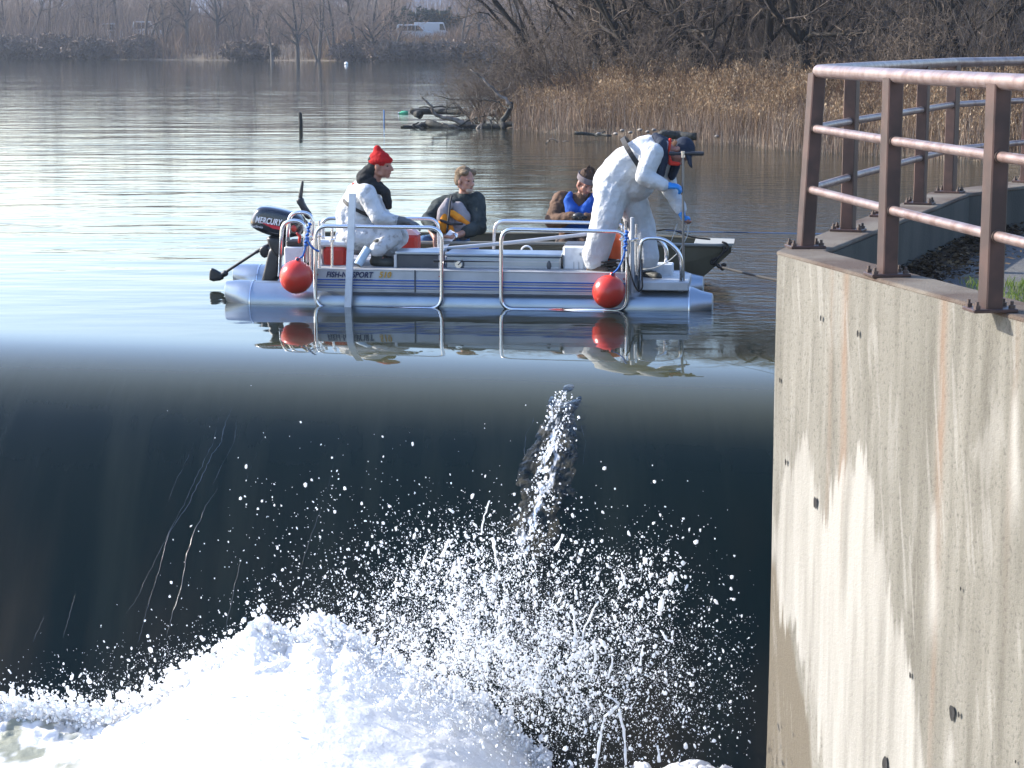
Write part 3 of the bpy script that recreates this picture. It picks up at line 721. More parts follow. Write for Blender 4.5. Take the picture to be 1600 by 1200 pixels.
# pale thin stalks standing at the water edge, reddish twigs behind them
M_STALK = stemmat('pale_stalk', (.15,.105,.075), (.30,.22,.16), (.45,.38,.30), .15)
x, y = scatter(60000, (0, 19), (41, 66), g); h0 = land_h(x,y); sdp = poly_sd(x, y, PEN); k = (sdp > -.7)&(sdp < 3.2)&(vnoise(x*1.1,y*1.1,5)>.33)
P = np.stack([x[k],y[k],np.maximum(h0[k],-.2)],-1); P = P[:15000]
blades('water_edge_stalks', P, g.uniform(.35,1.15,len(P)), .016, M_STALK, 'thin pale dead stalks at the near water edge', 7, .3, 2)
M_RUSS = stemmat('russet_twig', (.07,.04,.028), (.18,.095,.055), (.36,.25,.16), .15)
x, y = scatter(14000, (-.5, 24), (44, 76), g); P, k = on_land(x, y, .25); Q = fans(P, g, 6, .2)
blades('russet_brush', Q, g.uniform(.5,1.7,len(Q)), .016, M_RUSS, 'russet twiggy brush among the reeds', 8, .8, 3)
# twigs overhanging the water at the tip of the point
n = 900; x = g.uniform(-2.2, 1.2, n); y = g.uniform(62.5, 67, n); h0 = np.maximum(land_h(x, y), .15)+g.uniform(0,.9,n)*np.clip((x+2.6)/2,.1,1)
blades('overhanging_twigs', np.stack([x+.9,y,h0],-1), g.uniform(.2,.9,n), .016, M_STALK, 'pale twigs overhanging the water at the tip of the point', 12, 2.4, 4)
# grey undergrowth filling the wood
M_UND = stemmat('grey_undergrowth', (.085,.066,.052), (.21,.165,.125), (.38,.31,.25), .1)
x, y = scatter(11500, (1, 44), (56, 150), g); P, k = on_land(x, y, .4); P = P[poly_sd(P[:,0],P[:,1],PEN) > 7]; Q = fans(P, g, 6, .5)
blades('undergrowth', Q, g.uniform(1.2,5.5,len(Q)), .020, M_UND, 'tangled grey undergrowth between the trunks', 9, .75, 4)
# reflected wood beyond the right edge
x, y = scatter(5000, (14, 50), (40, 80), g); P, k = on_land(x, y, .3); Q = fans(P, g, 5, .5)
blades('undergrowth', Q, g.uniform(1.2,4.5,len(Q)), .025, M_UND, 'grey undergrowth to the right of the reeds', 10, .7, 3)

# ================================================================ fallen logs, stakes, floating things
M_LOG = mat('wet_log', (.010,.011,.009), .75, var=(5,(.032,.032,.02),.45,.65), bump=(14,.02))
M_DRY = mat('bleached_branch', (.20,.17,.14), .8, var=(6,(.07,.055,.045),.4,.6))
def Pz(px, py, D): return ony(px, py, D)
def log_thing(label, specs, group=None):
    """specs: (pixel polyline with distance, radii, material)"""
    a = specs[0][0][0]; o0 = Pz(*a); t = thing('fallen_log', label, 'fallen log', (o0.x, o0.y, 0), 0, group); base = Vector((o0.x,o0.y,0))
    for i, (pl, r0_, r1_, m) in enumerate(specs):
        pts = [Pz(*p)-base for p in pl]
        # resample with small kinks
        out = []; gr_ = random.Random(i*7+int(a[0]))
        for j in range(len(pts)-1):
            for k in range(4): 
                t_ = k/4; p = pts[j].lerp(pts[j+1], t_); out.append(p + Vector((gr_.gauss(0,1),gr_.gauss(0,1),gr_.gauss(0,1)))*.02)
        out.append(pts[-1]); n = len(out)
        mb = MB(); mb.tube(out, [r0_+(r1_-r0_)*k/(n-1) for k in range(n)], 9); mb.build('trunk' if i == 0 else 'branch', m, t, smooth=True)
    return t
log_thing('dark wet log soaking in the water at the tip of the point, nearer of two', [
    ([(668,193,63.5),(700,199,63.2),(760,199,63),(830,197,62.6),(880,199,62)], .13,.09, M_LOG),
    ([(668,193,63.5),(652,199,63.4),(626,198,63.3)], .10,.03, M_LOG), ([(662,201,63.2),(645,196,63.2),(655,191,63.2)], .05,.02, M_LOG),
    ([(725,203,62.8),(705,197,62.8),(690,194,62.8)], .05,.025, M_DRY), ([(745,201,62.6),(755,193,62.6),(748,206,62.5)], .05,.02, M_DRY),
    ([(735,196,63),(705,186,63),(681,180,63),(670,162,63),(657,149,63)], .09,.02, M_DRY),
    ([(790,201,62.4),(783,192,62.6),(797,172,62.6),(799,161,62.6)], .11,.06, M_LOG), ([(799,165,62.6),(776,145,62.8),(755,122,63),(735,108,63)], .06,.02, M_DRY),
    ([(838,203,62),(812,201,62),(826,196,62.2),(832,184,62.3)], .07,.03, M_DRY), ([(832,200,62),(840,190,62),(836,182,62)], .05,.03, M_DRY), ([(850,202,61.5),(880,205,61),(915,206,60.5)], .05,.02, M_LOG), ([(798,172,62.6),(780,160,63),(758,157,63),(735,150,63.2)], .03,.008, M_LOG), ([(776,145,62.8),(790,140,62.9),(800,128,63)], .02,.006, M_DRY), ([(715,198,62.8),(735,186,63),(760,181,63)], .03,.012, M_LOG), ([(770,200,62.6),(765,188,62.7),(775,180,62.7)], .03,.01, M_LOG), ([(700,178,63.2),(697,166,63.2),(712,160,63.2)], .022,.008, M_LOG), ([(860,203,61.5),(868,192,61.5),(884,186,61.5)], .025,.008, M_DRY)], None)
log_thing('dark mossy log behind the nearer log, reaching the green bottle', [
    ([(640,174,68),(680,175,68),(720,176,67.5),(770,178,67),(815,176,66)], .10,.08, M_LOG), ([(655,180,67.8),(645,176,68),(643,171,68)], .14,.06, M_LOG),
    ([(735,177,67.5),(715,168,67.6),(690,167,67.8),(655,168,68)], .05,.025, M_LOG), ([(790,176,66.5),(760,179,67),(700,181,67.4)], .06,.02, M_LOG),
    ([(697,168,67.5),(698,156,67.6)], .03,.01, M_LOG), ([(760,157,66),(710,156,66.4),(678,149,66.6)], .035,.012, M_LOG), ([(745,171,67),(760,166,67)], .03,.01, M_LOG)], None)
log_thing('low rotten log in the stalks behind the bending man', [([(898,209,56),(925,210,56),(955,212,55.6)], .05,.03, M_LOG), ([(940,209,55.8),(945,205,55.8)], .02,.01, M_LOG)], None)
log_thing('thick ribbed log end lying below the reeds left of the guard rail', [([(1030,212,53.5),(1060,211,53.5),(1088,213,53.3)], .12,.10, M_LOG)], None)
log_thing('pale forked stick poking out of the calm water', [([(855,222,52),(864,218,52),(873,221,52)], .018,.012, M_DRY), ([(855,222,52),(853,227,52)], .014,.01, M_DRY), ([(880,221,52),(888,221,52)], .014,.012, M_DRY)], None)
# stone heaps near the water edge
q = mat('pale_stone', (.30,.27,.24), .85, var=(4,(.16,.14,.12),.4,.6))
stones = [(972,204,55),(985,207,54.8),(1000,203,55),(1012,206,54.6),(1022,203,54.8),(962,209,54.8),(1120,213,52.5),(935,209,55.2)]
for i, (px, py, D) in enumerate(stones):
    p = Pz(px, py, D); mb = MB(); mb.ell((0,0,0), (.06+.02*(i%3), .06, .04), Matrix.Rotation(i, 3, 'Z'), 9, 6); o = mb.build('stone', q, smooth=True); o.location = p
    tag(o, 'pale shoreline stone among the dead stalks, %s' % ['leftmost of the heap by the point','second from the left in the heap','topmost of the heap','right of the topmost one','farthest right in the heap','lowest at the water','alone near the ribbed log','alone left of the heap'][i], 'stone', 'pale stones at the reed edge')
def stake(px, y0, y1, r, label, m, lean=0):
    b = onz(px, y1, 0); D = b.y; top = ony(px+lean, y0, D); t = MB(); L = top - b
    t.tube([Vector((0,0,-.5))-L*.1, Vector((.004,0,L.z*.5)), Vector((L.x,0,L.z*.93)), Vector((L.x-.03,0,L.z))], [r,r*1.05,r,r*.7], 9); o = t.build('stake', m, smooth=True); o.location = b; return tag(o, label, 'stake')
stake(470, 176, 205, .055, 'dark rotten stake standing in the open water left of the log', M_LOG, -1)
stake(600, 172, 190, .02, 'thin blue marker stake in the water above the red hatted man', mat('blue_stake', (.08,.22,.5), .5))
b = onz(541,101,0); mb = MB(); mb.ell((0,0,.1),(.2,.2,.18)); mb.tube([(0,0,.2),(0,0,.32)], .04, 8); o = mb.build('buoy', mat('white_float', (.8,.8,.78), .5), smooth=True); o.location = b; tag(o, 'tiny white float on the water before the far bank', 'buoy')
b = onz(632,178,0); t = thing('bottle', 'green plastic bottle with white cap caught at the end of the far log', 'bottle', b, 0)
mb = MB(); ry = Matrix.Rotation(-math.pi/2, 3, 'Y'); mb.lathe([(.01,-.14),(.075,-.13),(.08,0),(.075,.1),(.03,.17),(.028,.2)], (0,0,.03), ry, 14); mb.build('bottle_body', mat('green_bottle', (.08,.45,.22), .3), t, smooth=True)
mb = MB(); mb.tube([(-.2,0,.03),(-.24,0,.03)], .035, 12); mb.build('cap', mat('white_cap', (.8,.8,.8), .4), t, auto=40)

# ================================================================ vehicles and buildings beyond the far bank
def vehicle(px0, px1, ytop, D, label, kind, body, name='parked_van', cat='van'):
    z0 = 2.35; c = (px0+px1)/2; x = (c-800)/F*D; L = (px1-px0)/F*D; H = CAMZ + (ony(c,ytop,D).z-CAMZ) - z0
    t = thing(name, label, cat, (x, D, z0), 0)
    m = mat('vehicle_paint', body, .35, coat=.6); gl = mat('vehicle_glass', (.02,.025,.03), .1); ty = mat('tyre_rubber', (.02,.02,.02), .9)
    l, h = L/2, H; W = 1.9
    if kind == 'box': prof = [(-l,.35),(l*.8,.35),(l,.5),(l,h*.5),(l*.86,h*.56),(l*.72,h),(-l,h)]
    else: prof = [(-l,.35),(l*.9,.35),(l,.6),(l*.97,h*.52),(l*.55,h*.62),(l*.22,h*.97),(l*.1,h),(-l*.92,h),(-l,h*.9)]
    mb = MB(); mb.prism(prof, -W/2, W/2, 'y'); o = mb.build('body', m, t); bv = o.modifiers.new('b','BEVEL'); bv.width = .08; bv.segments = 2
    if kind == 'box': wins = [[(l*.50,h*.58),(l*.83,h*.58),(l*.70,h*.92),(l*.50,h*.92)]]
    else: wins = [[(-l*.9,h*.62),(-l*.42,h*.62),(-l*.42,h*.92),(-l*.86,h*.92)],[(-l*.38,h*.62),(-l*.02,h*.62),(-l*.02,h*.92),(-l*.38,h*.92)],[(l*.02,h*.62),(l*.45,h*.62),(l*.18,h*.92),(l*.02,h*.92)]]
    for w_ in wins: mb = MB(); mb.prism(w_, -W/2-.01, -W/2+.02, 'y'); mb.build('window', gl, t)
    for sx in (-.62,.62):
        for sy in (-1,1):
            mb = MB(); mb.tube([(sx*l,sy*(W/2-.2),.36),(sx*l,sy*(W/2+.01),.36)], .37, 18); wl = mb.build('wheel', ty, t, auto=40)
            mb = MB(); mb.tube([(sx*l,sy*(W/2+.012),.36),(sx*l,sy*(W/2+.03),.36)], .2, 14); mb.build('rim', mat('rim', (.5,.5,.5), .4, .6) if 'rim' not in bpy.data.materials else bpy.data.materials['rim'], wl, auto=40)
    mb = MB(); mb.box((l-.02,-W/2+.25,.75),(.06,.3,.18)); mb.build('headlight', mat('lamp_lens', (.7,.7,.65), .2), t)
    mb = MB(); mb.box((l+.01,0,.45),(.12,W*.9,.16), None, .03); mb.build('bumper', ty, t)
    return t
vehicle(623,680,38,268,'white sport utility vehicle with dark windows parked beyond the far bank','suv',(.36,.40,.43),'parked_car','car')
vehicle(650,702,35,274,'white box van parked directly behind the white utility vehicle','box',(.40,.43,.46))
vehicle(218,262,33,292,'white car half hidden by twigs, right of two on the far left bank','suv',(.65,.68,.72),'parked_car','car')
vehicle(170,200,36,294,'pale car behind the far bank trees, leftmost of the parked vehicles','suv',(.60,.64,.66),'parked_car','car')
def house(px0, px1, ytop, yeave, D, label, wall_c, roof_c, gable=True):
    c = (px0+px1)/2; x = (c-800)/F*D; L = (px1-px0)/F*D; z0 = 2.3; ze = ony(c,yeave,D).z-z0; zt = ony(c,ytop,D).z-z0
    t = thing('house', label, 'house', (x,D,z0), 0); Wd = 8
    mb = MB(); mb.box((0,Wd/2,ze/2),(L,Wd,ze)); wl = mb.build('wall', mat('house_wall', wall_c, .8, var=(2,tuple(q_*.85 for q_ in wall_c),.4,.6)), t)
    mb = MB(); mb.prism([(-.5,ze-.05),(Wd/2,zt),(Wd+.5,ze-.05),(Wd+.5,ze+.1),(Wd/2,zt+.2),(-.5,ze+.1)], -L/2-.4, L/2+.4, 'x'); mb.build('roof', mat('house_roof', roof_c, .8, var=(1,tuple(q_*.8 for q_ in roof_c),.4,.6)), t)
    for k in range(max(2,int(L/3.2))):
        wx = -L/2+ (k+.5)*L/max(2,int(L/3.2)); f = MB(); f.box((wx,-.02,ze*.55),(1.1,.08,1.3)); fr = f.build('window', mat('sash', (.6,.6,.6), .5) if 'sash' not in bpy.data.materials else bpy.data.materials['sash'], t)
        f = MB(); f.box((wx,-.07,ze*.55),(.9,.04,1.1)); f.build('pane', bpy.data.materials.get('vehicle_glass'), fr)
    return t
house(305,352,-4,22,318,'pale house with ribbed light grey roof showing through the far bank trees',(.5,.55,.6),(.42,.47,.55))
house(640,740,-8,24,325,'blue grey building behind the hedge and the parked white vehicles',(.26,.31,.37),(.2,.23,.28))
house(60,120,-10,14,330,'faint pale building between the far left trees',(.42,.42,.44),(.3,.32,.36))
house(480,545,-14,12,330,'faint tan building behind the trees above the red hat',(.45,.40,.36),(.3,.3,.32))
# evergreen hedge behind the vehicles
def bush(px, ytop, D, wpx, label, m, seed, n=2600):
    g = np.random.default_rng(seed); x = (px-800)/F*D; z0 = 2.3; top = ony(px,ytop,D).z - z0; W = wpx/F*D/2
    t = thing('evergreen_bush', label, 'bush', (x,D,z0), 0, 'dark hedge bushes behind the parked vehicles')
    u = g.normal(0,1,(n,3)); u /= np.linalg.norm(u,axis=1)[:,None]; r = g.uniform(.55,1.0,(n,1))*(1+.25*np.sin(u[:,:1]*5+seed)*np.cos(u[:,1:2]*4))
    c = u*r*np.array([W,W*.8,top/2])+np.array([0,0,top/2]); a1 = g.normal(0,.13,(n,3)); a2 = g.normal(0,.13,(n,3))
    o = mesh_np('foliage', np.stack([c-a1,c-a2,c+a1,c+a2],1).reshape(-1,3), np.arange(n*4).reshape(-1,4), m, t)
    mb = MB(); mb.tube([(0,0,0),(0,0,top*.6)], [.12,.05], 7); mb.build('stem', M_BARKF, t)
M_EV = mat('evergreen', (.020,.032,.020), .9, var=(.8,(.04,.05,.03),.4,.6))
for i, (px, yt, wp) in enumerate(((615,22,34),(640,14,36),(668,12,40),(694,16,36),(714,24,30))):
    bush(px, yt, 284, wp, 'dark evergreen hedge bush, %s behind the parked vehicles' % ['leftmost','second from left','tallest middle one','second from right','rightmost'][i], M_EV, 40+i)
for i, (px, yt, wp, D) in enumerate(((30,58,80,276),(95,56,70,274),(150,60,70,270),(225,58,60,268),(395,64,70,252),(570,66,80,246),(625,68,90,243),(690,68,90,243),(750,66,60,243))):
    g2 = np.random.default_rng(i+90)
    n = 5000; x0 = (px-800)/F*D; W = wp/F*D/2; top = ony(px,yt,D).z
    u = g2.normal(0,1,(n,3)); u /= np.linalg.norm(u,axis=1)[:,None]; c = u*g2.uniform(.5,1.05,(n,1))*np.array([W,2.0,top/2])*(1+.3*vnoise(u[:,:1]*3+9,u[:,1:2]*3,i)); c[:,2] += top/2
    d = g2.normal(0,.22,(n,3)); e = g2.normal(0,.04,(n,3)); 
    t = thing('shrub', 'low dark brush mound overhanging the far water line, %s' % ['at the left edge','next right of the left edge one','left of the leaning trunk','right of the leaning trunk','left of the submerged stake line','above the red hat','below the parked car','below the box van','right of the grassy gap'][i], 'shrub', (x0,D,0), 0, 'dark brush mounds along the far water line')
    o = mesh_np('twigs', np.stack([c-d-e,c-d+e,c+d+e,c+d-e],1).reshape(-1,3), np.arange(n*4).reshape(-1,4), bark('mound_twig%d' % i, (.085,.067,.052), (.20,.15,.115), 1), t)
# ================================================================ foam, spray and disturbed water on the falling sheet
def onsheet(px, py):
    d = ray(px, py); lo, hi = 8.0, 24.0
    f = lambda Y: (lambda p: p.z - float(sheet_z(p.x, p.y)))(ony(px, py, Y))
    for _ in range(40):
        m = (lo+hi)/2
        if f(m) > 0: lo = m
        else: hi = m
    return ony(px, py, lo)
q = N("white_foam"); gp = q.new('NewGeometry').outputs['Position']; w_ = q.attr('foam')
c = q.mix(w_, (.30,.31,.22), (.97,.97,.98)); c = q.mix(q.rng(q.noise(gp, 9, 5), .6, .75, 0, .08), c, (.45,.46,.36))
q.l(c, q.p.inputs['Base Color']); q.p.inputs['Roughness'].default_value = .35
t = q.new('BsdfTranslucent'); q.l(c, t.inputs[0]); mx = q.new('MixShader'); mx.inputs[0].default_value = .42
q.l(q.p.outputs[0], mx.inputs[1]); q.l(t.outputs[0], mx.inputs[2]); q.l(mx.outputs[0], q.n.nodes['Material Output'].inputs[0]); M_FOAM = q.m
q.bump(q.noise(gp, 30, 5), .008)
prof = [(-400,1120),(0,1112),(60,1106),(130,1122),(200,1116),(250,1085),(300,1052),(340,1035),(372,1012),(390,996),(408,976),(424,998),(455,1010),(480,994),(503,984),(528,1004),(545,1000),(575,1022),(600,1040),(650,1062),(700,1088),(760,1115),(800,1150),(840,1188),(900,1215),(1000,1206),(1100,1212),(1250,1225),(1500,1225)]
FX = []; FZ = []
for px, py in prof:
    Y_ = 13.7
    for _ in range(5): p = ony(px, py, Y_); Y_ = 13.75 - CREST*p.x
    FX.append(p.x); FZ.append(p.z)
xs = np.linspace(-8, 3.2, 620); vs_ = np.linspace(-3.6, .75, 230); VV, XX = np.meshgrid(vs_, xs, indexing='ij')
top = np.interp(XX, FX, FZ); YY = 13.75 - CREST*XX + VV
kk = np.exp(-((np.arange(-60,61))/28.)**2); kk /= kk.sum(); ts_ = np.convolve(np.pad(top[0], 60, mode='edge'), kk, 'valid'); fr = sstep(-.15,-.9,VV); top = top*(1-fr)+ts_[None,:]*fr
hump = np.where(VV > 0, np.exp(-(VV/.30)**2), 1/(1+(VV/2.6)**2))
base = TAIL+.04 + np.maximum(top-TAIL-.04, 0)*hump
l1 = fbm(XX*2.2, YY*2.2, 3, 51)-.5; l2 = np.abs(fbm(XX*6, YY*6+base*5, 4, 52)-.5)*2; l3 = fbm(XX*26, YY*26+base*14, 3, 53)-.5
edge = sstep(-.9,-.1,VV); ZZ = base + l1*(.05+.17*edge) + (.5-l2)*(.018+.14*edge) + l3*(.006+.046*edge)
XX2 = XX + (fbm(XX*9, YY*9+base*8, 3, 54)-.5)*(.03+.13*edge); YY2 = YY + (fbm(XX*9+5, YY*9+base*8, 3, 55)-.5)*(.03+.13*edge)
o = mesh_np('foam', np.stack([XX2, YY2, ZZ], -1).reshape(-1,3), grid(len(xs), len(vs_)), M_FOAM, smooth=True)
left = sstep(-2.75, -3.1, XX)*sstep(.02, -.20, VV)
fo_ = 1 - left*sstep(.48, .62, fbm(XX*5, YY*4, 4, 61))*.9 ; attr(o, 'foam', fo_)
tag(o, 'heap of white foam boiling up below the weir', kind='stuff')
# droplets
ICO = []; ph = (1+5**.5)/2
for a_, b_ in ((-1,ph),(1,ph),(-1,-ph),(1,-ph)): ICO += [(a_,b_,0),(0,a_,b_),(b_,0,a_)]
ICO = np.array(ICO)/math.hypot(1,ph)
import itertools
el = min(np.linalg.norm(ICO[0]-ICO[i]) for i in range(1,12)); FI = []
for i, j, k in itertools.combinations(range(12), 3):
    if all(abs(np.linalg.norm(ICO[a]-ICO[b])-el) < 1e-3 for a, b in ((i,j),(j,k),(i,k))):
        nrm = np.cross(ICO[j]-ICO[i], ICO[k]-ICO[i]); FI.append((i,j,k) if nrm.dot(ICO[i]) > 0 else (i,k,j))
FI = np.array(FI)
def drops(name, cl, sizes, label, g, elong=.35):
    n = len(cl); S = sizes[:,None,None]*(1+g.uniform(-.28,.28,(n,12,1))); A = ICO[None]*S
    dv = g.normal(0,1,(n,3)); dv[:,2] = np.abs(dv[:,2])+1; dv /= np.linalg.norm(dv,axis=1)[:,None]; e = np.abs(g.normal(0,elong,n))
    A = A + dv[:,None,:]*(np.einsum('nkc,nc->nk', A, dv)*e[:,None]*2)[:,:,None]
    V = cl[:,None,:]+A; Fq = (np.arange(n)[:,None,None]*12+FI[None]).reshape(-1,3)
    o = mesh_np(name, V.reshape(-1,3), Fq, M_DROP, smooth=True); tag(o, label, kind='stuff'); return o
q = N("water_droplet"); q.p.inputs['Base Color'].default_value = (.95,.96,.97,1); q.p.inputs['Roughness'].default_value = .15
t = q.new('BsdfTranslucent'); t.inputs[0].default_value = (.95,.96,.97,1); mx = q.new('MixShader'); mx.inputs[0].default_value = .45
q.l(q.p.outputs[0], mx.inputs[1]); q.l(t.outputs[0], mx.inputs[2]); q.l(mx.outputs[0], q.n.nodes['Material Output'].inputs[0]); M_DROP = q.m
g = np.random.default_rng(99)
def cloud(n, cx, cy, sx, sy, g, rho=0):
    a = g.normal(0,1,n); b = g.normal(0,1,n); return np.stack([cx+a*sx, cy+(b*math.sqrt(1-rho*rho)+a*rho)*sy], -1)
C = np.concatenate([cloud(6500,760,910,85,52,g,.1), cloud(12500,760,1000,140,62,g,.15), cloud(12500,850,1080,125,70,g,0), cloud(5000,720,1040,90,40,g,0), cloud(1300,990,990,75,90,g,0), cloud(900,1010,900,40,35,g,0),
    cloud(1500,560,960,110,45,g,-.2), cloud(1400,350,1040,130,35,g,-.4), cloud(1100,150,1090,140,22,g,0), cloud(420,520,850,110,60,g,-.2), cloud(300,1080,1060,50,70,g,0), cloud(120,480,780,60,50,g,0), cloud(2600,640,1050,120,45,g,.3), cloud(60,700,730,260,70,g,0)])
# clumping: let droplets gather along thrown filaments
cl_n = vnoise(C[:,0]/16, C[:,1]/22, 71); C = C[g.random(len(C)) < .3+1.1*cl_n**1.5]
C = C[(C[:,1] < 1230) & (C[:,0] > -60) & (C[:,0] < 1185)]
n = len(C); D = g.normal(13.3, .45, n) - (C[:,0]-600)/600*.3
c3 = np.array([tuple(ony(a, b, d)) for a, b, d in zip(C[:,0], C[:,1], D)])
sz = np.exp(g.normal(math.log(.0024), .6, n)); big = g.random(n) < .013; sz[big] = g.uniform(.007,.015,big.sum()); sz = np.clip(sz, .0013, .02)
C2 = np.concatenate([cloud(16000,780,985,130,75,g,.1), cloud(14000,840,1080,130,60,g,0), cloud(6000,600,1030,110,45,g,0), cloud(3500,330,1060,120,35,g,-.3)]); C2 = C2[(g.random(len(C2)) < vnoise(C2[:,0]/40, C2[:,1]/30, 77)*1.3)&(C2[:,0] < 1180)]
m3 = np.array([tuple(ony(a, b, d)) for a, b, d in zip(C2[:,0], C2[:,1], g.normal(13.3,.4,len(C2))-(C2[:,0]-600)/600*.3)])
drops('spray_mist', m3, g.uniform(.0008,.0019,len(m3)), 'fine white mist of tiny drops hanging in the spray', g)
drops('spray_droplets', c3, sz, 'white droplets of spray thrown up in front of the weir', g)
# bigger thrown blobs along ragged edges of the foam and splats
E_ = []
for i in range(9000):
    px = g.uniform(-60, 860); py = float(np.interp(px, [a for a,b in prof], [b for a,b in prof])) + abs(g.normal(0,16))*(-1 if g.random() < .6 else 1.3) + 6
    E_.append((px, py))
E_ = np.array(E_); D = 13.72 - CREST*((E_[:,0]-800)/F*13.7) + g.uniform(-.25,.1,len(E_))
c3 = np.array([tuple(ony(a, b, d)) for a, b, d in zip(E_[:,0], E_[:,1], D)])
drops('foam_flecks', c3, np.clip(np.exp(g.normal(math.log(.0075), .6, len(E_))), .003, .032), 'ragged white flecks tearing off the foam edge', g, .3)
# thrown filaments
mb = MB(); FL = [[(752,832),(757,806),(765,782)],[(934,940),(924,960),(912,985),(908,1005)],[(965,1102),(945,1120),(938,1150),(932,1200)],[(968,1108),(975,1150),(978,1195)],
   [(893,945),(897,970),(900,995)],[(970,890),(974,905),(978,915)],[(1010,925),(1014,935)],[(928,1000),(930,1030),(926,1045)],[(1032,985),(1042,1000),(1052,1003)],[(946,1085),(968,1100)],[(1028,1165),(1030,1190)],[(770,840),(775,870),(780,890)],[(690,870),(700,845)],[(660,880),(668,860)],
   [(720,900),(716,870)],[(868,860),(880,835)],[(1005,1010),(1000,1040)],[(958,1030),(950,1060)],[(1000,880),(1003,890)]]
for i, f_ in enumerate(FL):
    r_ = random.Random(i); pts = []
    for j in range(len(f_)-1):
        for k in range(4):
            t_ = k/4; pts.append(ony(f_[j][0]+(f_[j+1][0]-f_[j][0])*t_+r_.gauss(0,.8), f_[j][1]+(f_[j+1][1]-f_[j][1])*t_, 13.1+r_.gauss(0,.01)))
    pts.append(ony(*f_[-1], 13.1)); mb.tube(pts, [r_.uniform(.004,.013)*(.5 if i==0 else 1.0) for _ in pts], 7)
o = mb.build('water_filaments', M_DROP, smooth=True); tag(o, 'stringy white filaments of thrown water among the spray', kind='stuff')
# ---- disturbed tongue of water on the sheet
q = N("ruffled_water"); w_ = q.attr('foam'); gp = q.new('NewGeometry').outputs['Position']
q.l(q.mix(w_, q.mix(q.rng(q.noise(gp, 7, 4), .4, .62), (.004,.008,.008), (.045,.040,.024)), (.88,.9,.92)), q.p.inputs['Base Color']); q.p.inputs['IOR'].default_value = 1.33
q.l(q.rng(w_, 0, 1, .05, .5), q.p.inputs['Roughness']); q.bump(q.noise(gp, 16, 3), .018)
cpx = [(892,592),(884,620),(876,655),(868,690),(860,725),(852,765),(842,805),(830,850),(822,890)]; hw = [10,24,36,44,50,52,50,46,40]
nu_, nv_ = 260, 90; VV, UU = np.meshgrid(np.linspace(-1,1,nv_), np.linspace(0,1,nu_), indexing='ij')
k = UU*(len(cpx)-1); cxp = np.interp(k, range(9), [a for a,b in cpx]); cyp = np.interp(k, range(9), [b for a,b in cpx]); hwp = np.interp(k, range(9), hw)
pxs = cxp + VV*hwp*(1+.18*(vnoise(UU*9, VV*0+np.sign(VV)*3, 5)-.5)*2)
S_ = np.array([tuple(onsheet(a, b)) for a, b in zip(pxs.ravel(), cyp.ravel())]).reshape(nv_, nu_, 3)
env = (1-VV**2)**.8*sstep(0,.10,UU)*(1-sstep(.85,1,UU)); 
rings = np.sin((UU*38 + VV**2*3.2))*.012*np.exp(-((UU-.10)/.14)**2)
lump = (fbm(UU*16, VV*3, 4, 81)-.47)*.028*sstep(.1,.35,UU) + (np.abs(fbm(UU*30, VV*7, 3, 83)-.5))*.022*sstep(.12,.35,UU)
off = env*(rings+lump)+ .004*env - .006*(1-env)
S_[...,2] += off; S_[...,1] -= off*.7
fm = .55*sstep(.64,.80, fbm(UU*30+3, VV*7, 4, 85)*.7 + .3*np.exp(-((VV+.1+.25*np.sin(UU*9))/.30)**2)*1.1)*env**.4*sstep(.10,.24,UU)
fm = np.maximum(fm, sstep(.56,.64,fbm(UU*60, VV*16, 3, 86)*np.exp(-((VV+.15)/.25)**2)+.12)*sstep(.2,.4,UU))
o = mesh_np('ruffled_water', S_.reshape(-1,3), grid(nu_, nv_), q.m, smooth=True); attr(o, 'foam', fm)
if o.data.polygons[100].normal.z < 0: o.data.flip_normals()
tag(o, 'ruffled glinting tongue of water breaking on the sheet below the boat', kind='stuff')
# small curls and drops along it
n = 1000; u_ = g.uniform(.12,1,n); v_ = g.normal(-.08,.30,n); kx = np.interp(u_*8, range(9), [a for a,b in cpx])+v_*np.interp(u_*8, range(9), hw); ky = np.interp(u_*8, range(9), [b for a,b in cpx])
ok = vnoise(u_*14, v_*4, 3) > .42
c3 = np.array([tuple(onsheet(a, b)+Vector((0,-.04,.05))) for a, b in zip(kx[ok], ky[ok])]); drops('sheet_flecks', c3, np.exp(g.normal(math.log(.004),.45,len(c3))), 'white flecks riding on the ruffled water', g)
# ---- thin flow lines on the sheet
ST = [([(362,618),(345,640),(333,690),(312,735),(290,782),(265,830),(238,885),(214,935),(192,965)],.6),
      ([(374,612),(352,660),(346,690),(330,712),(315,745),(292,792),(264,832),(246,900),(225,960)],1.0),
      ([(372,640),(366,690),(345,730),(322,780)],.5),([(352,745),(322,790),(303,832),(291,870),(283,920),(268,965),(258,1000)],.9),
      ([(325,640),(300,700),(278,745),(252,810)],.4),([(508,775),(492,822),(478,862),(470,890)],.5),([(378,868),(364,930),(350,1000)],.5),
      ([(118,925),(106,970),(98,1000)],.4),([(410,690),(392,730),(380,765)],.3),([(240,915),(225,970),(215,1010)],.4),([(70,960),(48,1010)],.3),([(530,690),(520,730),(505,790)],.25),
      ([(700,640),(690,720),(680,800)],.2),([(1040,640),(1030,740),(1015,850)],.2),([(840,640),(822,680),(818,720)],.7),([(905,650),(915,690),(910,740)],.4)]
q = N("flow_line_water"); q.p.inputs['Base Color'].default_value = (.03,.045,.06,1); q.p.inputs['Roughness'].default_value = .25; q.p.inputs['IOR'].default_value = 1.4
mb = MB()
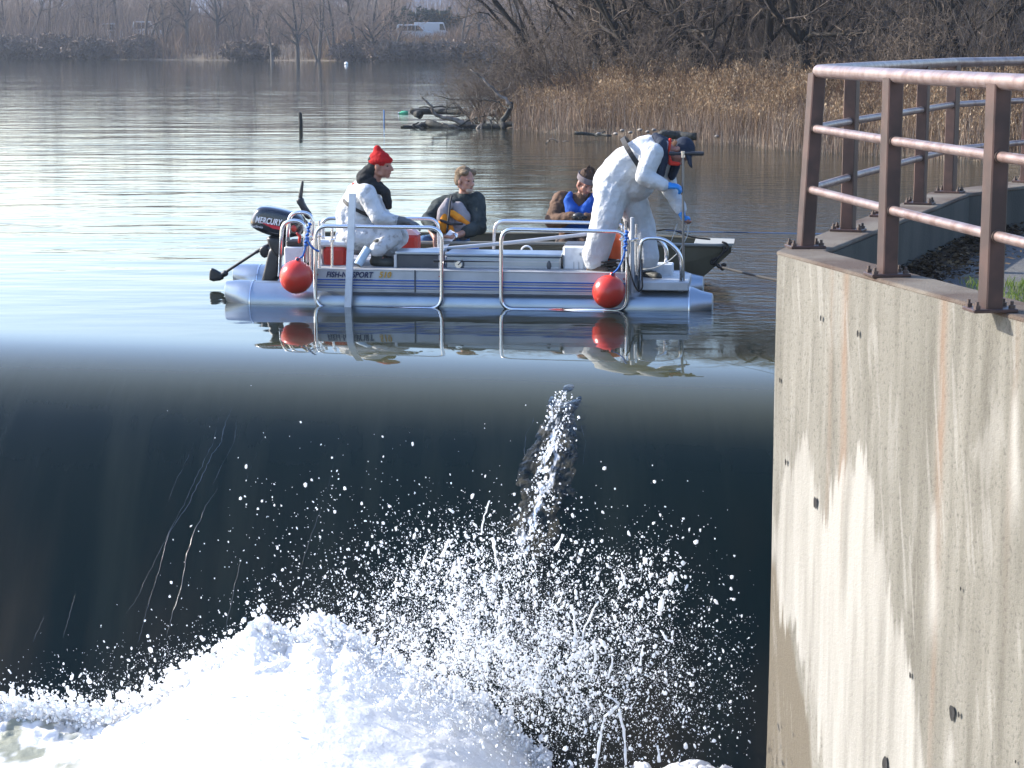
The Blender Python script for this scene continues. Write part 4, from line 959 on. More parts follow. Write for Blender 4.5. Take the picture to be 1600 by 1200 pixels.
for i, (f_, a_) in enumerate(ST):
    r_ = random.Random(i+50); pts = []; rr = []
    for j in range(len(f_)-1):
        for k in range(7):
            t_ = k/7; pts.append(onsheet(f_[j][0]+(f_[j+1][0]-f_[j][0])*t_+r_.gauss(0,.6), f_[j][1]+(f_[j+1][1]-f_[j][1])*t_)+Vector((0,0,-.002)))
    n = len(pts); mb.tube(pts, [.0032*a_*r_.uniform(.35,1.2)*min(1, 4*k/n, 4*(n-k)/n)+.0012 for k in range(n)], 5)
o = mb.build('flow_lines', q.m, smooth=True); tag(o, 'thin pale flow lines streaking the dark falling water', kind='stuff')
# few drops lying out on the dark water
# ================================================================ the two boats and what lies in them
bl = onz(356,474,0); br_ = onz(1114,486,0); bu = (br_-bl).normalized(); BYAW = math.atan2(bu.y, bu.x); bv_ = Vector((-bu.y, bu.x, 0))
BO = onz(735,481,0)
def bp(px, py, v):
    """pixel on the boat's own vertical plane v metres behind its near side -> boat coordinates"""
    d = ray(px, py); p0 = BO + bv_*v; t = (p0-Vector((0,0,CAMZ))).dot(bv_)/d.dot(bv_); p = Vector((0,0,CAMZ))+d*t - BO
    return Vector((p.dot(bu), v, p.z))
def bthing(name, label, cat, base, group=None):
    w_ = BO + bu*base.x + bv_*base.y + Vector((0,0,base.z)); return thing(name, label, cat, w_, BYAW, group)
def bu_(px, v=0, py=440): return bp(px, py, v).x
M_ALU = mat('brushed_aluminium', (.40,.45,.50), .34, .85, var=(3,(.31,.36,.41),.35,.7), bump=(40,.0006))
M_ALUW = mat('painted_aluminium', (.50,.51,.52), .38, .15, var=(4,(.40,.41,.42),.4,.7))
M_TUBE = mat('polished_tube', (.75,.75,.76), .18, .95)
M_WHITE = mat('white_plastic', (.72,.73,.74), .4, var=(9,(.52,.53,.54),.5,.75))
M_BLUE = mat('blue_trim', (.02,.10,.38), .4); M_BLACK = mat('black_plastic', (.012,.013,.015), .42, var=(10,(.03,.03,.032),.4,.7))
M_NAVY = mat('navy_lettering', (.02,.03,.09), .5); M_GOLD = mat('gold_lettering', (.55,.30,.03), .5)
M_DGREY = mat('dark_grey_panel', (.05,.055,.065), .5, var=(5,(.08,.085,.09),.4,.7))
M_RED = mat('red_plastic', (.50,.03,.015), .38, var=(6,(.36,.025,.015),.4,.7)); M_ORANGE = mat('orange_plastic', (.75,.11,.02), .5, bump=(14,.012))
M_OLIVE = mat('olive_hull_paint', (.085,.074,.042), .6, var=(3,(.12,.105,.065),.45,.7)); M_OLIN = mat('grey_hull_inside', (.10,.095,.08), .7, var=(5,(.05,.048,.04),.4,.7))
M_ROPEB = mat('blue_rope', (.02,.12,.42), .8, bump=(150,.003)); M_ROPED = mat('dark_rope', (.03,.026,.022), .9, bump=(120,.003)); M_ROPEW = mat('pale_cord', (.5,.5,.47), .8)
# ---------------- pontoon boat
pb = bthing('pontoon_boat', 'small aluminium pontoon boat with tube rails, blue stripes and lettering above the weir', 'boat', Vector((0,0,0)))
def pontoon(v, pl0, pl1, pr0, pr1, label=None):
    r_ = .218; zc = .0; u0, u1, u2, u3 = bu_(pl0,v), bu_(pl1,v), bu_(pr0,v), bu_(pr1,v)
    st = [(u0,.075,.11),(u0+.012,.105,.105),(u0+(u1-u0)*.5,.165,.06),(u1-.03,.212,.01),(u1,r_,0)]+[(u1+(u2-u1)*k/8,r_,0) for k in range(1,8)]+[(u2,r_,0),(u2+.03,.212,.005),(u2+(u3-u2)*.5,.16,.02),(u3-.012,.115,.04),(u3,.09,.04)]
    V = []; n = 28
    for (u, rr, dz) in st:
        for k in range(n): a = 2*math.pi*k/n; V.append((u, v+rr*math.cos(a), zc+dz+rr*math.sin(a)))
    mb = MB(); mb.add(V, [(i*n+k, i*n+(k+1)%n, (i+1)*n+(k+1)%n, (i+1)*n+k) for i in range(len(st)-1) for k in range(n)]+[tuple(range(n))[::-1], tuple((len(st)-1)*n+k for k in range(n))])
    o = mb.build('pontoon', M_ALU, pb, auto=30)
    for u in (u1, u2): mb = MB(); mb.tube([(u-.006,v,zc),(u+.006,v,zc)], r_+.006, 28); mb.build('weld_seam', M_TUBE, o, auto=30)
pontoon(.24, 353, 397, 1078, 1115); pontoon(1.75, 366, 408, 1062, 1100)
zt, zb = bp(735,423,0).z, bp(735,458,0).z; uL, uR = bu_(491), bu_(986)
mb = MB(); mb.box(((uL+uR)/2,.98,zt-.03),(uR-uL,1.9,.05)); mb.build('deck', mat('grey_deck', (.30,.31,.32), .7, var=(8,(.18,.18,.19),.4,.7), bump=(60,.002)), pb)
for vv in (.0, 1.96):
    # ribbed side fascia: a real corrugated profile
    H = zt-zb; pr = [(0,zt),(-.014,zt),(-.014,zt-.008),(-.006,zt-.012),(-.006,zt-H*.42)]
    for k in range(5):
        a = zt-H*(.44+k*.11); pr += [(-.014,a),(-.014,a-H*.055),(-.006,a-H*.065),(-.006,a-H*.10)]
    pr += [(-.012,zb+.01),(-.012,zb),(0,zb)]
    mb = MB(); mb.prism([(a+vv, b) for a, b in pr], uL, uR, 'x'); sp = mb.build('side_panel', M_ALUW, pb)
    if vv == 0:
        for k, fr in enumerate((.465,.71)):
            a = zt-H*fr; m2 = MB(); m2.box(((uL+uR)/2-.0, -.016, a-.003),(uR-uL-.03,.004,.013)); m2.build('stripe', M_BLUE, sp)
        for k, fr in enumerate((.585,.83)):
            a = zt-H*fr; m2 = MB(); m2.box(((uL+uR)/2+1.2*0+.0, -.016, a),(uR-uL-.03,.003,.006)); m2.build('stripe', M_BLUE, sp)
        ug = bu_(649); m2 = MB(); m2.box((ug,-.017,(zt+zb)/2),(.014,.006,H)); m2.build('panel_joint', M_DGREY, sp)
        for px in (497, 687, 693, 784, 975): m2 = MB(); m2.tube([(bu_(px),-.012,zt-.06),(bu_(px),-.022,zt-.06)], .008, 8); m2.build('rivet', M_RED, sp)
mb = MB(); 
for px in (540,660,780,900): mb.box((bu_(px),1.0,(zb+.2)/2+.1),(.08,1.7,.1))
o_ = None
for px in (540,660,780,900):
    mb = MB(); mb.box((bu_(px),1.0,zb-.03),(.08,1.6,.14)); mb.build('cross_beam', M_ALU, pb)
def text_obj(body, p, h_, m, parent, shear=.25, rot=0, sx=1.0, ext=.002, name='lettering', bold=.0, width=None):
    cu = bpy.data.curves.new(name, 'FONT'); cu.body = body; cu.size = h_; cu.shear = shear; cu.extrude = ext; cu.offset = bold; cu.space_character = 1.05; cu.offset = bold
    o = bpy.data.objects.new(name, cu); COL.objects.link(o); dg = bpy.context.evaluated_depsgraph_get(); dg.update()
    me = bpy.data.meshes.new_from_object(o.evaluated_get(dg)); bpy.data.objects.remove(o)
    if width: xs_ = [v.co.x for v in me.vertices]; x0_ = min(xs_); sx = width/(max(xs_)-x0_)
    c, s_ = math.cos(rot), math.sin(rot)
    for v in me.vertices: x, y, z = v.co; x *= sx; v.co = (p[0]+x*c-y*s_, p[1]-z, p[2]+x*s_+y*c)
    me.materials.clear(); return link(name, me, m, parent)
p = bp(510,432.5,0); text_obj('FISH-N', (p.x,-.0175,p.z), .080, M_NAVY, pb, width=bu_(543)-bu_(510), bold=.0025)
p = bp(550,433,0); text_obj('SPORT', (p.x,-.0175,p.z), .080, M_NAVY, pb, width=bu_(584)-bu_(550), bold=.0025)
p = bp(592,433,0); text_obj('510', (p.x,-.0175,p.z), .082, M_GOLD, pb, width=bu_(612)-bu_(592), bold=.0025)
p = bp(529,438,0); text_obj('FOR SPACE IS YOUR MOBILITY', (p.x,-.0175,p.z), .026, M_NAVY, pb, sx=.95)
def rail(pts, r_=.0205, fil=.09, name='railing', m=None, closed=False):
    pts = [Vector(p) for p in pts]
    if closed:
        mid = (pts[0]+pts[-1])/2; pts = [mid]+pts+[mid]
    mb = MB(); mb.tube(fillet(pts, fil, 7), r_, 12); return mb.build(name, m or M_TUBE, pb, smooth=True)
def rp(v, *px): return [bp(a, b, v) for a, b in px]
rail(rp(-.035,(493,481),(493,353),(690,356),(690,482)), closed=True, fil=.13)
rail(rp(-.035,(783,483),(783,358),(980,362),(980,485)), closed=True, fil=.13)
rail(rp(.12,(437,432),(441,345),(478,345),(476,432)), fil=.12)
rail(rp(.45,(447,425),(452,331),(490,333),(487,425)), fil=.12)
rail(rp(.05,(998,455),(1001,372),(1038,372),(1065,397),(1064,456)), fil=.10)
rail(rp(.75,(1008,425),(1011,366),(1030,374),(1042,388),(1040,424)), fil=.08)
rail(rp(1.92,(500,410),(502,341),(685,342),(686,412)), fil=.12)
rail(rp(1.92,(771,412),(773,345),(975,349),(976,416)), fil=.12)
# uprights of the two gates
for (px, y0, y1, v, w_) in ((499,345,420,.08,.024),(505,350,420,.55,.03),(519,357,419,.18,.022),(485,345,432,.10,.02),(972,352,425,.10,.022),(978,345,424,.5,.03),(988,340,458,-.01,.035),(994,350,430,.12,.02)):
    a, b = bp(px,y0,v), bp(px,y1,v); mb = MB(); mb.tube([b, a, a+Vector((0,0,.004))], [w_*.62,w_*.62,w_*.4], 10); mb.build('gate_post', M_TUBE if px not in (505,988) else M_ALUW, pb, auto=40)
    for k in (.25,.7): c = b.lerp(a,k); m2 = MB(); m2.box(c,(.05,.05,.035),None,.008)
    m2.build('clamp', M_TUBE, pb)
a, b = bp(551,302,-.08), bp(543,482,-.08); mb = MB(); dd_ = (a-b); ux = Vector((1,0,0))
mb.add([b+ux*i*.035+Vector((0,j*.025,-.1)) for i,j in ((-1,-1),(1,-1),(1,1),(-1,1))]+[a+ux*i*.032+Vector((0,j*.025,0)) for i,j in ((-1,-1),(1,-1),(1,1),(-1,1))], [(0,1,2,3),(7,6,5,4),(0,1,5,4),(1,2,6,5),(2,3,7,6),(3,0,4,7)])
mb.build('guide_post', M_WHITE, pb)
# bow step
us0, us1 = bu_(1000,0), bu_(1076,0); zs = bp(1040,439,.1).z
mb = MB(); mb.box(((us0+us1)/2, .42, (zs+.2)/2),(us1-us0,.8,zs-.2),None,.01); mb.build('bow_step', M_ALUW, pb)
mb = MB(); mb.box((bu_(1035,.7), .72, zs+.05),(.22,.25,.12),None,.01); mb.build('step_block', M_WHITE, pb)
mb = MB(); mb.box((uL-.12,.98,.27),(.26,1.3,.10),None,.01); mb.build('transom', M_ALUW, pb)
# seat under the red hatted man
mb = MB(); a = bp(520,381,.6); mb.box((a.x+.02,.62,a.z+.02),(.42,.42,.07),None,.02); st = mb.build('seat', M_WHITE, pb)
mb = MB(); mb.tube([(a.x+.05,.62,zt),(a.x+.05,.62,a.z)], .035, 12); mb.build('seat_post', M_TUBE, st, auto=40)
# ---------------- gear on the deck
def boxthing(name, label, cat, x0, x1, y0, y1, v0, v1, m, bev=.012, lid=None, group=None, part='box_body'):
    a, b = bp(x0,y1,v0), bp(x1,y0,v0); base = Vector(((a.x+b.x)/2, v0, a.z)); t = bthing(name, label, cat, base, group)
    W, Hh, Dp = b.x-a.x, b.z-a.z, v1-v0; mb = MB(); hb = Hh*(.86 if lid else 1)
    mb.box((0,Dp/2,hb/2),(W,Dp,hb),None,bev); body = mb.build(part, m, t)
    if lid: mb = MB(); mb.box((0,Dp/2,hb+Hh*.07),(W+.02,Dp+.02,Hh*.14),None,bev*.6); mb.build('lid', lid, t)
    return t, W, Hh, Dp, body
t, W, Hh, Dp, body = boxthing('storage_box', 'grey storage box with dark front and pale lid beside the red hatted man', 'box', 619, 687, 394, 423, .25, .62, M_DGREY, .01, M_ALU)
for sx in (-1,1): mb = MB(); mb.box((sx*(W/2+.005),-.006,Hh*.42),(.028,.03,Hh*.84),None,.004); mb.build('corner_post', M_ALUW, t)
t, W, Hh, Dp, body = boxthing('bench_box', 'long ribbed aluminium bench box with a pale top in the middle of the deck', 'box', 697, 876, 398, 425, .28, .70, M_ALU, .012, M_ALU)
for k in (.3,.6): mb = MB(); mb.box((0,-.006,Hh*k),(W*.98,.012,.012)); mb.build('rib', M_ALUW, t)
for k in (-.36,.40): mb = MB(); mb.ell((W*k,-.008,Hh*.42),(.025,.012,.05)); mb.build('latch', M_DGREY, t, smooth=True)
t, W, Hh, Dp, body = boxthing('cooler', 'open white cooler box with hand slot standing by the bent man in white', 'cooler', 879, 938, 385, 425, .35, .80, M_WHITE, .02, None)
mb = MB(); mb.box((-.03,Dp/2,Hh+.004),(W*.8,Dp*.8,.012),None,.004); mb.build('cooler_inside', M_DGREY, t)
mb = MB(); mb.box((W*.05,-.004,Hh*.70),(.075,.012,.03),None,.005); mb.build('hand_slot', mat('slot_grey', (.3,.31,.32), .5), t)
for k in range(5): mb = MB(); mb.box((-W*.2+k*.05,-.004,Hh*.22),(.006,.01,Hh*.36)); mb.build('moulded_rib', mat('rib_grey', (.42,.44,.45), .5) if 'rib_grey' not in bpy.data.materials else bpy.data.materials['rib_grey'], t)
# red fuel tank by the stern
t, W, Hh, Dp, body = boxthing('fuel_tank', 'orange red fuel tank with black cap behind the stern rail posts', 'fuel tank', 505, 541, 386, 420, .40, .75, M_RED, .035)
mb = MB(); mb.tube([(W*.15,.1,Hh-.01),(W*.15,.1,Hh+.05)], .05, 14); mb.build('cap', M_BLACK, t, auto=40)
mb = MB(); mb.tube(fillet([(-W*.3,.17,Hh-.02),(-W*.3,.17,Hh+.06),(W*.35,.17,Hh+.06),(W*.35,.17,Hh-.02)],.03), .014, 8); mb.build('handle', M_BLACK, t, smooth=True)
# red jug with pale top beside man in the orange vest
a = bp(638,392,1.25); t = bthing('fuel_can', 'bright red can with pale pink lid between the two seated men', 'fuel can', a)
mb = MB(); mb.box((0,0,.09),(.24,.24,.19),None,.03); mb.build('can_body', M_RED, t); mb = MB(); mb.prism([(-.09,.18),(.12,.18),(.06,.235),(-.07,.25)], -.1, .1, 'y'); mb.build('lid', mat('pale_pink_lid', (.70,.42,.42), .5), t)
mb = MB(); mb.tube([(-.07,0,.18),(-.075,0,.30),(-.065,0,.34)], [.03,.025,.02], 10); mb.build('spout', M_RED, t, smooth=True)
# rolled sheet
a, b = bp(575,388,.30), bp(559,414,.22); t = bthing('paper_roll', 'pale blue rolled sheet leaning beside the rubber boots', 'roll', b)
mb = MB(); mb.tube([Vector((0,0,0)), a-b], .045, 16); mb.build('roll', mat('pale_blue_sheet', (.40,.52,.62), .5, bump=(20,.004)), t, auto=40)
mb = MB(); d_ = (a-b).normalized(); mb.tube([-d_*.004, d_*.01], .032, 14); mb.build('core', M_DGREY, t, auto=40)
# orange dry bag behind the leg
a = bp(955,418,.62); t = bthing('dry_bag', 'bright orange dry bag with dark marks between the white trouser legs', 'bag', a)
mb = MB(); prb = [(.085,0),(.105,.02),(.11,.1),(.105,.2),(.11,.28),(.10,.34),(.06,.37)]; mb.lathe(prb, (0,0,0), None, 18); mb.build('bag', M_ORANGE, t, smooth=True)
for (dx, z_, h_) in ((-.06,.06,.05),(-.045,.13,.03),(-.065,.22,.03),(.0,.1,.02)): mb = MB(); mb.box((dx,-.096,z_),(.05,.012,h_),None,.004); mb.build('mark', M_BLACK, t)
# coil of rope
a = bp(958,424,.18); t = bthing('rope_coil', 'coil of dark rope lying on the deck edge behind the right orange buoy', 'rope', a)
pts = []; 
for k in range(160): th = k*.35; rr_ = .10+.02*math.sin(k*.9)+.02*math.sin(th*.13); pts.append((rr_*1.25*math.cos(th), rr_*.7*math.sin(th)+.05, .012+.0006*k+.012*math.sin(th*1.7)))
mb = MB(); mb.tube(pts, .009, 6); mb.build('coil', M_ROPED, t, smooth=True)
mb = MB(); mb.chain([(.02,.02,.04),(.05,.0,.10),(.07,0,.06)], [.02,.025,.02], 8); mb.build('knot', M_ROPEW, t, smooth=True)
# rods and long pole
def stick(name, label, cat, pts, r0_, r1_, m, n=8, extra=None):
    t = bthing(name, label, cat, pts[0]); q_ = [p-pts[0] for p in pts]; N_ = len(q_); mb = MB(); mb.tube(q_, [r0_+(r1_-r0_)*k/(N_-1) for k in range(N_)], n); mb.build('shaft', m, t, auto=50)
    if extra: extra(t, q_)
    return t
def reel(t, q_):
    c = q_[0]+Vector((.10,-.02,-.03)); mb = MB(); mb.tube([c+Vector((0,-.03,0)), c+Vector((0,.03,0))], .035, 14); mb.build('reel', M_TUBE, t, auto=40)
    mb = MB(); mb.tube([q_[0]-Vector((.16,0,0)), q_[0]+Vector((.05,0,0))], .014, 10); mb.build('grip', M_BLACK, t, auto=40)
    mb = MB(); mb.tube(fillet([c+Vector((0,-.03,0)),c+Vector((0,-.06,0)),c+Vector((.03,-.06,.03))],.01), .005, 6); mb.build('crank', M_BLACK, t, smooth=True)
stick('fishing_rod', 'black fishing rod with bright reel lying along the deck edge, lower of the two', 'fishing rod', [bp(702,408,.02),bp(740,408.5,.02),bp(784,409,.02)], .010,.004, M_BLACK, 8, reel)
stick('fishing_rod', 'thin black fishing rod above the bench box, upper of the two', 'fishing rod', [bp(700,391,.9),bp(740,390,.9),bp(795,389.5,.9)], .009,.003, M_BLACK, 8, reel)
def blade(t, q_):
    mb = MB(); d_ = (q_[1]-q_[0]); mb.add([Vector((-.05,-.03,-.02)),Vector((-.05,.03,-.02)),d_*.42+Vector((0,.05,-.035)),d_*.42+Vector((0,-.05,-.035)),Vector((-.05,-.03,.005)),Vector((-.05,.03,.005)),d_*.42+Vector((0,.05,.012)),d_*.42+Vector((0,-.05,.012))], [(0,1,2,3),(7,6,5,4),(0,1,5,4),(1,2,6,5),(2,3,7,6),(3,0,4,7)]); mb.build('blade', M_ALUW, t)
stick('pole', 'long flat pale pole slanting across the deck toward the man in blue vest', 'pole', [bp(640,393,.78),bp(780,381,1.1),bp(925,365,1.3)], .021,.019, M_ALUW, 8, blade)
stick('blue_bottle', 'small blue bottle lying beside the slanting pole', 'bottle', [bp(728,388,1.3),bp(733,388,1.3),bp(748,388,1.3)], .022,.024, M_BLUE, 10)
mb = MB(); c_ = bp(823,392,1.0); t = bthing('hose_loop', 'small white arched hose loop behind the bench box', 'hose', c_); mb.tube([(.055*math.cos(R(a)),0,.05*math.sin(R(a))) for a in range(0,181,12)], .010, 8); mb.build('loop', M_WHITE, t, smooth=True)
# battery box inside stern rail loop
t, W, Hh, Dp, body = boxthing('battery_box', 'small white battery box with red clamp behind the stern rail loop', 'battery', 444, 474, 386, 414, .35, .6, M_WHITE, .012)
mb = MB(); mb.box((.0,.1,Hh+.03),(W*.8,.16,.06),None,.01); mb.build('cover', M_BLACK, t); mb = MB(); mb.chain([(.06,.0,Hh+.05),(.07,0,Hh+.11),(.04,0,Hh+.14)],[.014,.018,.012],8); mb.build('clamp', M_RED, t, smooth=True)
# buoys with blue lines
def buoy(px, py, rpx, v, label, tilt, rope_px):
    c = bp(px,py,v); base = c; t = bthing('buoy', label, 'buoy', base, 'round orange red buoys hung on the near rail'); r_ = rpx/154.
    mb = MB(); Rm = Matrix.Rotation(tilt, 3, 'Y'); prf = [(.002,-r_)]+[(r_*math.cos(R(a)), r_*math.sin(R(a))*(1.0 if a < 20 else 1.03)) for a in range(-80,71,10)]+[(r_*.20,r_*1.0),(r_*.16,r_*1.10),(r_*.15,r_*1.18),(.01,r_*1.2)]
    mb.lathe(prf, (0,0,0), Rm, 40); mb.build('ball', M_BUOY, t, smooth=True)
    mb = MB(); mb.tube([Rm@Vector((0,-.035,r_*1.10)), Rm@Vector((0,.035,r_*1.10))], r_*.10, 12); mb.build('eye', M_NAVY, t, auto=40)
    rt_ = bthing('rope', 'blue rope tying the %s orange buoy to the rail' % ('left' if px < 700 else 'right'), 'rope', base); pts = [Rm@Vector((0,0,r_*1.12))]+[bp(a,b,v+.0)-base for a,b in rope_px]
    mb = MB(); mb.tube(fillet(pts,.03,4), .010, 7); mb.build('strand', M_ROPEB, rt_, smooth=True)
    k0 = len(pts)//2; mb = MB()
    for j in range(7): q_ = pts[-1].lerp(pts[k0], j/7); mb.ell(q_+Vector((.004*(-1)**j,-.008,0)), (.024,.022,.013), Matrix.Rotation(.5*(-1)**j,3,'Y'), 10, 6)
    mb.build('knot', M_ROPEB, rt_, smooth=True)
q = N("orange_buoy_vinyl"); gp = q.new('TexCoord').outputs['Object']; q.l(q.mix(q.rng(q.noise(gp, 5, 5), .45, .7), (.60,.042,.024), (.48,.045,.028)), q.p.inputs['Base Color'])
q.p.inputs['Roughness'].default_value = .28; q.p.inputs['Subsurface Weight'].default_value = .0; q.bump(q.noise(gp, 30, 3), .0015); M_BUOY = q.m
buoy(463,433,26,-.20,'round orange red buoy hanging by the stern rail, left of the two', .12, [(473,401),(477,388),(479,372),(484,350)])
buoy(951,456,25.5,-.22,'round orange red buoy hanging below the bent man, right of the two', .22, [(966,420),(972,408),(976,395),(978,378),(979,362)])
t = bthing('rope', 'loose blue rope tail flying from the stern rail knot', 'rope', bp(480,372,-.05)); b0 = bp(480,372,-.05); mb = MB(); mb.tube(fillet([bp(a,b,-.05)-b0 for a,b in ((480,372),(485,384),(492,390),(499,393))],.05,4), .010, 7); mb.build('strand', M_ROPEB, t, smooth=True)
t = bthing('rope', 'dark line hanging in front of the bow gate posts', 'rope', bp(979,400,-.06)); b0 = bp(979,400,-.06); mb = MB(); mb.tube(fillet([bp(a,b,-.06)-b0 for a,b in ((979,402),(984,425),(992,448),(999,457),(1004,450),(1003,430),(1003,405))],.1,5), .009, 7); mb.build('strand', M_ROPED, t, smooth=True)
t = bthing('rope', 'thin pale cord looping around the bow rail and the sampling rod', 'rope', bp(1004,421,.3)); b0 = bp(1004,421,.3); mb = MB(); mb.tube(fillet([bp(a,b,.3)-b0 for a,b in ((1004,421),(1020,420),(1042,411),(1060,395),(1076,365),(1074,345),(1069,338))],.2,6), .006, 6); mb.tube(fillet([bp(a,b,.3)-b0 for a,b in ((1046,383),(1053,366),(1058,350))],.1,5), .004, 5); mb.build('strand', M_ROPEW, t, smooth=True)
# ---------------- outboard motor
oc = bp(434,372,1.0); om = bthing('outboard_motor', 'dark outboard motor with white lettering and red flash on the stern', 'outboard motor', oc)
def op(px, py, v=1.0): return bp(px,py,v)-oc
out = [(404,323),(416,321),(440,325),(466,333),(475,340),(478,350),(474,362),(470,368),(448,372),(425,368),(404,360),(393,352),(393,343),(398,332)]
def loft_y(pts, half, m, name, parent, rings=((1,0),(.985,.45),(.93,.78),(.80,.97),(.62,1.04))):
    """rounded solid from a side outline: the outline shrinks towards each side"""
    c = sum((p for p in pts), Vector())/len(pts); n = len(pts); st = []
    for s_, y_ in reversed(rings): st.append((s_, -y_))
    for s_, y_ in rings[1:]: st.append((s_, y_))
    V = [c + (p-c)*s_ + Vector((0,y_*half,0)) for s_, y_ in st for p in pts]
    mb = MB(); mb.add(V, [(i*n+k, i*n+(k+1)%n, (i+1)*n+(k+1)%n, (i+1)*n+k) for i in range(len(st)-1) for k in range(n)]+[tuple(range(n))[::-1], tuple((len(st)-1)*n+k for k in range(n))])
    return mb.build(name, m, parent, smooth=True)
def smooth_loop(P, it=2):
    for _ in range(it): P = [x for i in range(len(P)) for x in (P[i]*.75+P[(i+1)%len(P)]*.25, P[i]*.25+P[(i+1)%len(P)]*.75)]
    return P
M_COWL = mat('glossy_black_cowl', (.008,.010,.016), .22, coat=.7)
ol = smooth_loop([op(*p) for p in out]); cw = loft_y(ol, .15, M_COWL, 'cowl', om)
RO = -math.atan2(op(447,346).z-op(404,340).z, op(447,346).x-op(404,340).x)*-1
yf = -.15*1.05-.004
p = op(404,345); text_obj('MERCURY', (p.x, yf, p.z), .092, mat('white_lettering', (.85,.85,.88), .4), cw, sx=(op(447,340).x-op(404,340).x)/.46, rot=RO, bold=.002)
p = op(396,352); text_obj('FourStroke', (p.x+.005, yf, p.z), .035, bpy.data.materials['white_lettering'], cw, sx=.8, rot=RO, ext=.001)
mb = MB(); fl = [op(409,343.5),op(425,348),(op(447,353)),op(447,357.5),op(432,355)]; mb.prism([(a.x,a.z) for a in fl], yf-.002, yf+.006, 'y'); mb.build('red_flash', mat('red_decal', (.5,.01,.03), .4), cw)
mb = MB(); mb.prism([(a.x,a.z) for a in (op(452,336),op(460,338),op(458,347),op(450,346))], yf+.02, yf+.03, 'y'); mb.build('vent', M_BLACK, cw)
ml = smooth_loop([op(*p) for p in ((416,366),(452,370),(450,384),(446,398),(434,402),(422,384))],1); loft_y(ml, .10, M_BLACK, 'swivel_bracket', om)
ml = smooth_loop([op(*p) for p in ((424,380),(444,380),(440,405),(434,446),(408,446),(414,420))],1); loft_y(ml, .07, M_BLACK, 'leg', om)
mb = MB(); a = op(421,446); mb.chain([a, a+Vector((-.02,0,-.3)), a+Vector((-.02,0,-.5))], [.05,.045,.05]); mb.build('drive_shaft', M_BLACK, om, smooth=True)
mb = MB(); mb.box(op(463,384,.95),(.16,.22,.13),None,.02); mb.build('clamp_bracket', M_BLACK, om)
mb = MB(); mb.tube([op(448,364),op(466,360),op(480,353)], [.03,.024,.02], 10); mb.build('tiller', M_BLACK, om, smooth=True)
mb = MB(); mb.ell(op(459,357,.83),(.03,.02,.035)); mb.build('kill_switch', M_RED, om, smooth=True)
# ---------------- electric trolling motor tipped up beside it
tc0 = bp(470,352,1.45); tm = bthing('trolling_motor', 'black electric trolling motor tipped up with raised handle and propeller fin touching water', 'trolling motor', tc0)
def tp(px, py, v=1.45): return bp(px,py,v)-tc0
mb = MB(); mb.tube([tp(480,346),tp(425,379),tp(400,394)], .021, 10); mb.tube([tp(400,394),tp(348,428)], .017, 10); mb.build('shaft', M_BLACK, tm, auto=50)
ml = smooth_loop([tp(*p) for p in ((329,419),(334,419),(350,429),(349,438),(328,440),(327,430))],1); loft_y(ml, .03, M_BLACK, 'propeller_fin', tm)
mb = MB(); mb.cap(tp(352,427), tp(334,437), .035, .02); mb.build('motor_pod', M_BLACK, tm, smooth=True)
ml = smooth_loop([tp(*p) for p in ((466,309),(473,307),(476,318),(490,338),(484,344),(476,340),(470,325),(462,314))],1); loft_y(ml, .035, M_BLACK, 'head_arm', tm)
mb = MB(); mb.tube([tp(469,309),tp(471,296),tp(473,283)], [.025,.020,.013], 10); mb.build('tiller_handle', M_BLACK, tm, auto=50)
ml = smooth_loop([tp(*p) for p in ((405,388),(418,380),(424,394),(416,404),(408,400))],1); loft_y(ml, .05, M_BLACK, 'mount_bracket', tm)
# ---------------- olive jon boat lying alongside
jc = Vector((bu_(800,2.5,430), 2.56, 0)); jb = bthing('jon_boat', 'dark olive flat bottomed jon boat moored behind the pontoon boat', 'boat', jc)
u0, u1 = bp(457,440,2.1).x-jc.x, bp(1143,380,2.5).x-jc.x; ub = bp(1066,438,2.15).x-jc.x
ZGW = bp(800,376,2.05).z*0+.44; zbow = bp(1140,384,2.35).z
secs = []
for k in range(25):
    t_ = k/24; u = u0+(u1-u0)*t_; top = .54*(1-.50*max(0,(t_-.66)/.34)**1.7); zt_ = ZGW+.03*t_+ (zbow-ZGW-.03)*max(0,(t_-.7)/.3)**1.5
    zb_ = -.10 if u < ub else -.10+(zt_-.07+.10)*((u-ub)/(u1-ub))**1.08; bot = top*(.80 if u < ub else .80+.1*(u-ub)/(u1-ub)); secs.append((u, top, bot, zt_, zb_))
V = []; 
for (u, tp_, bt_, z1_, z0_) in secs: V += [(u,-tp_,z1_),(u,-tp_*.97-.0,z0_+(z1_-z0_)*.62),(u,-bt_,z0_),(u,bt_,z0_),(u,tp_*.97,z0_+(z1_-z0_)*.62),(u,tp_,z1_)]
L_ = len(secs); fs = [(i*6+k, i*6+k+1, (i+1)*6+k+1, (i+1)*6+k) for i in range(L_-1) for k in range(5)] + [(0,1,2,3,4,5), tuple((L_-1)*6+k for k in (5,4,3,2,1,0))]
mb = MB(); mb.add(V, fs); hu = mb.build('hull', M_OLIVE, jb); sm = hu.modifiers.new('s','SOLIDIFY'); sm.thickness = .018; sm.offset = -1
mb = MB(); V2 = [(u, s_*(bt_*.98), z0_+.06) for (u, tp_, bt_, z1_, z0_) in secs[1:-4] for s_ in (-1,1)]; n2 = len(V2)//2; mb.add(V2, [(2*i,2*i+1,2*i+3,2*i+2) for i in range(n2-1)]); mb.build('floor', M_OLIN, jb)
for s_ in (-1,1): mb = MB(); mb.tube([Vector((u, s_*tp_, z1_+.005)) for (u,tp_,bt_,z1_,z0_) in secs], .022, 8); mb.build('gunwale', M_OLIVE if s_ > 0 else mat('worn_gunwale', (.17,.165,.14), .5), jb, smooth=True)
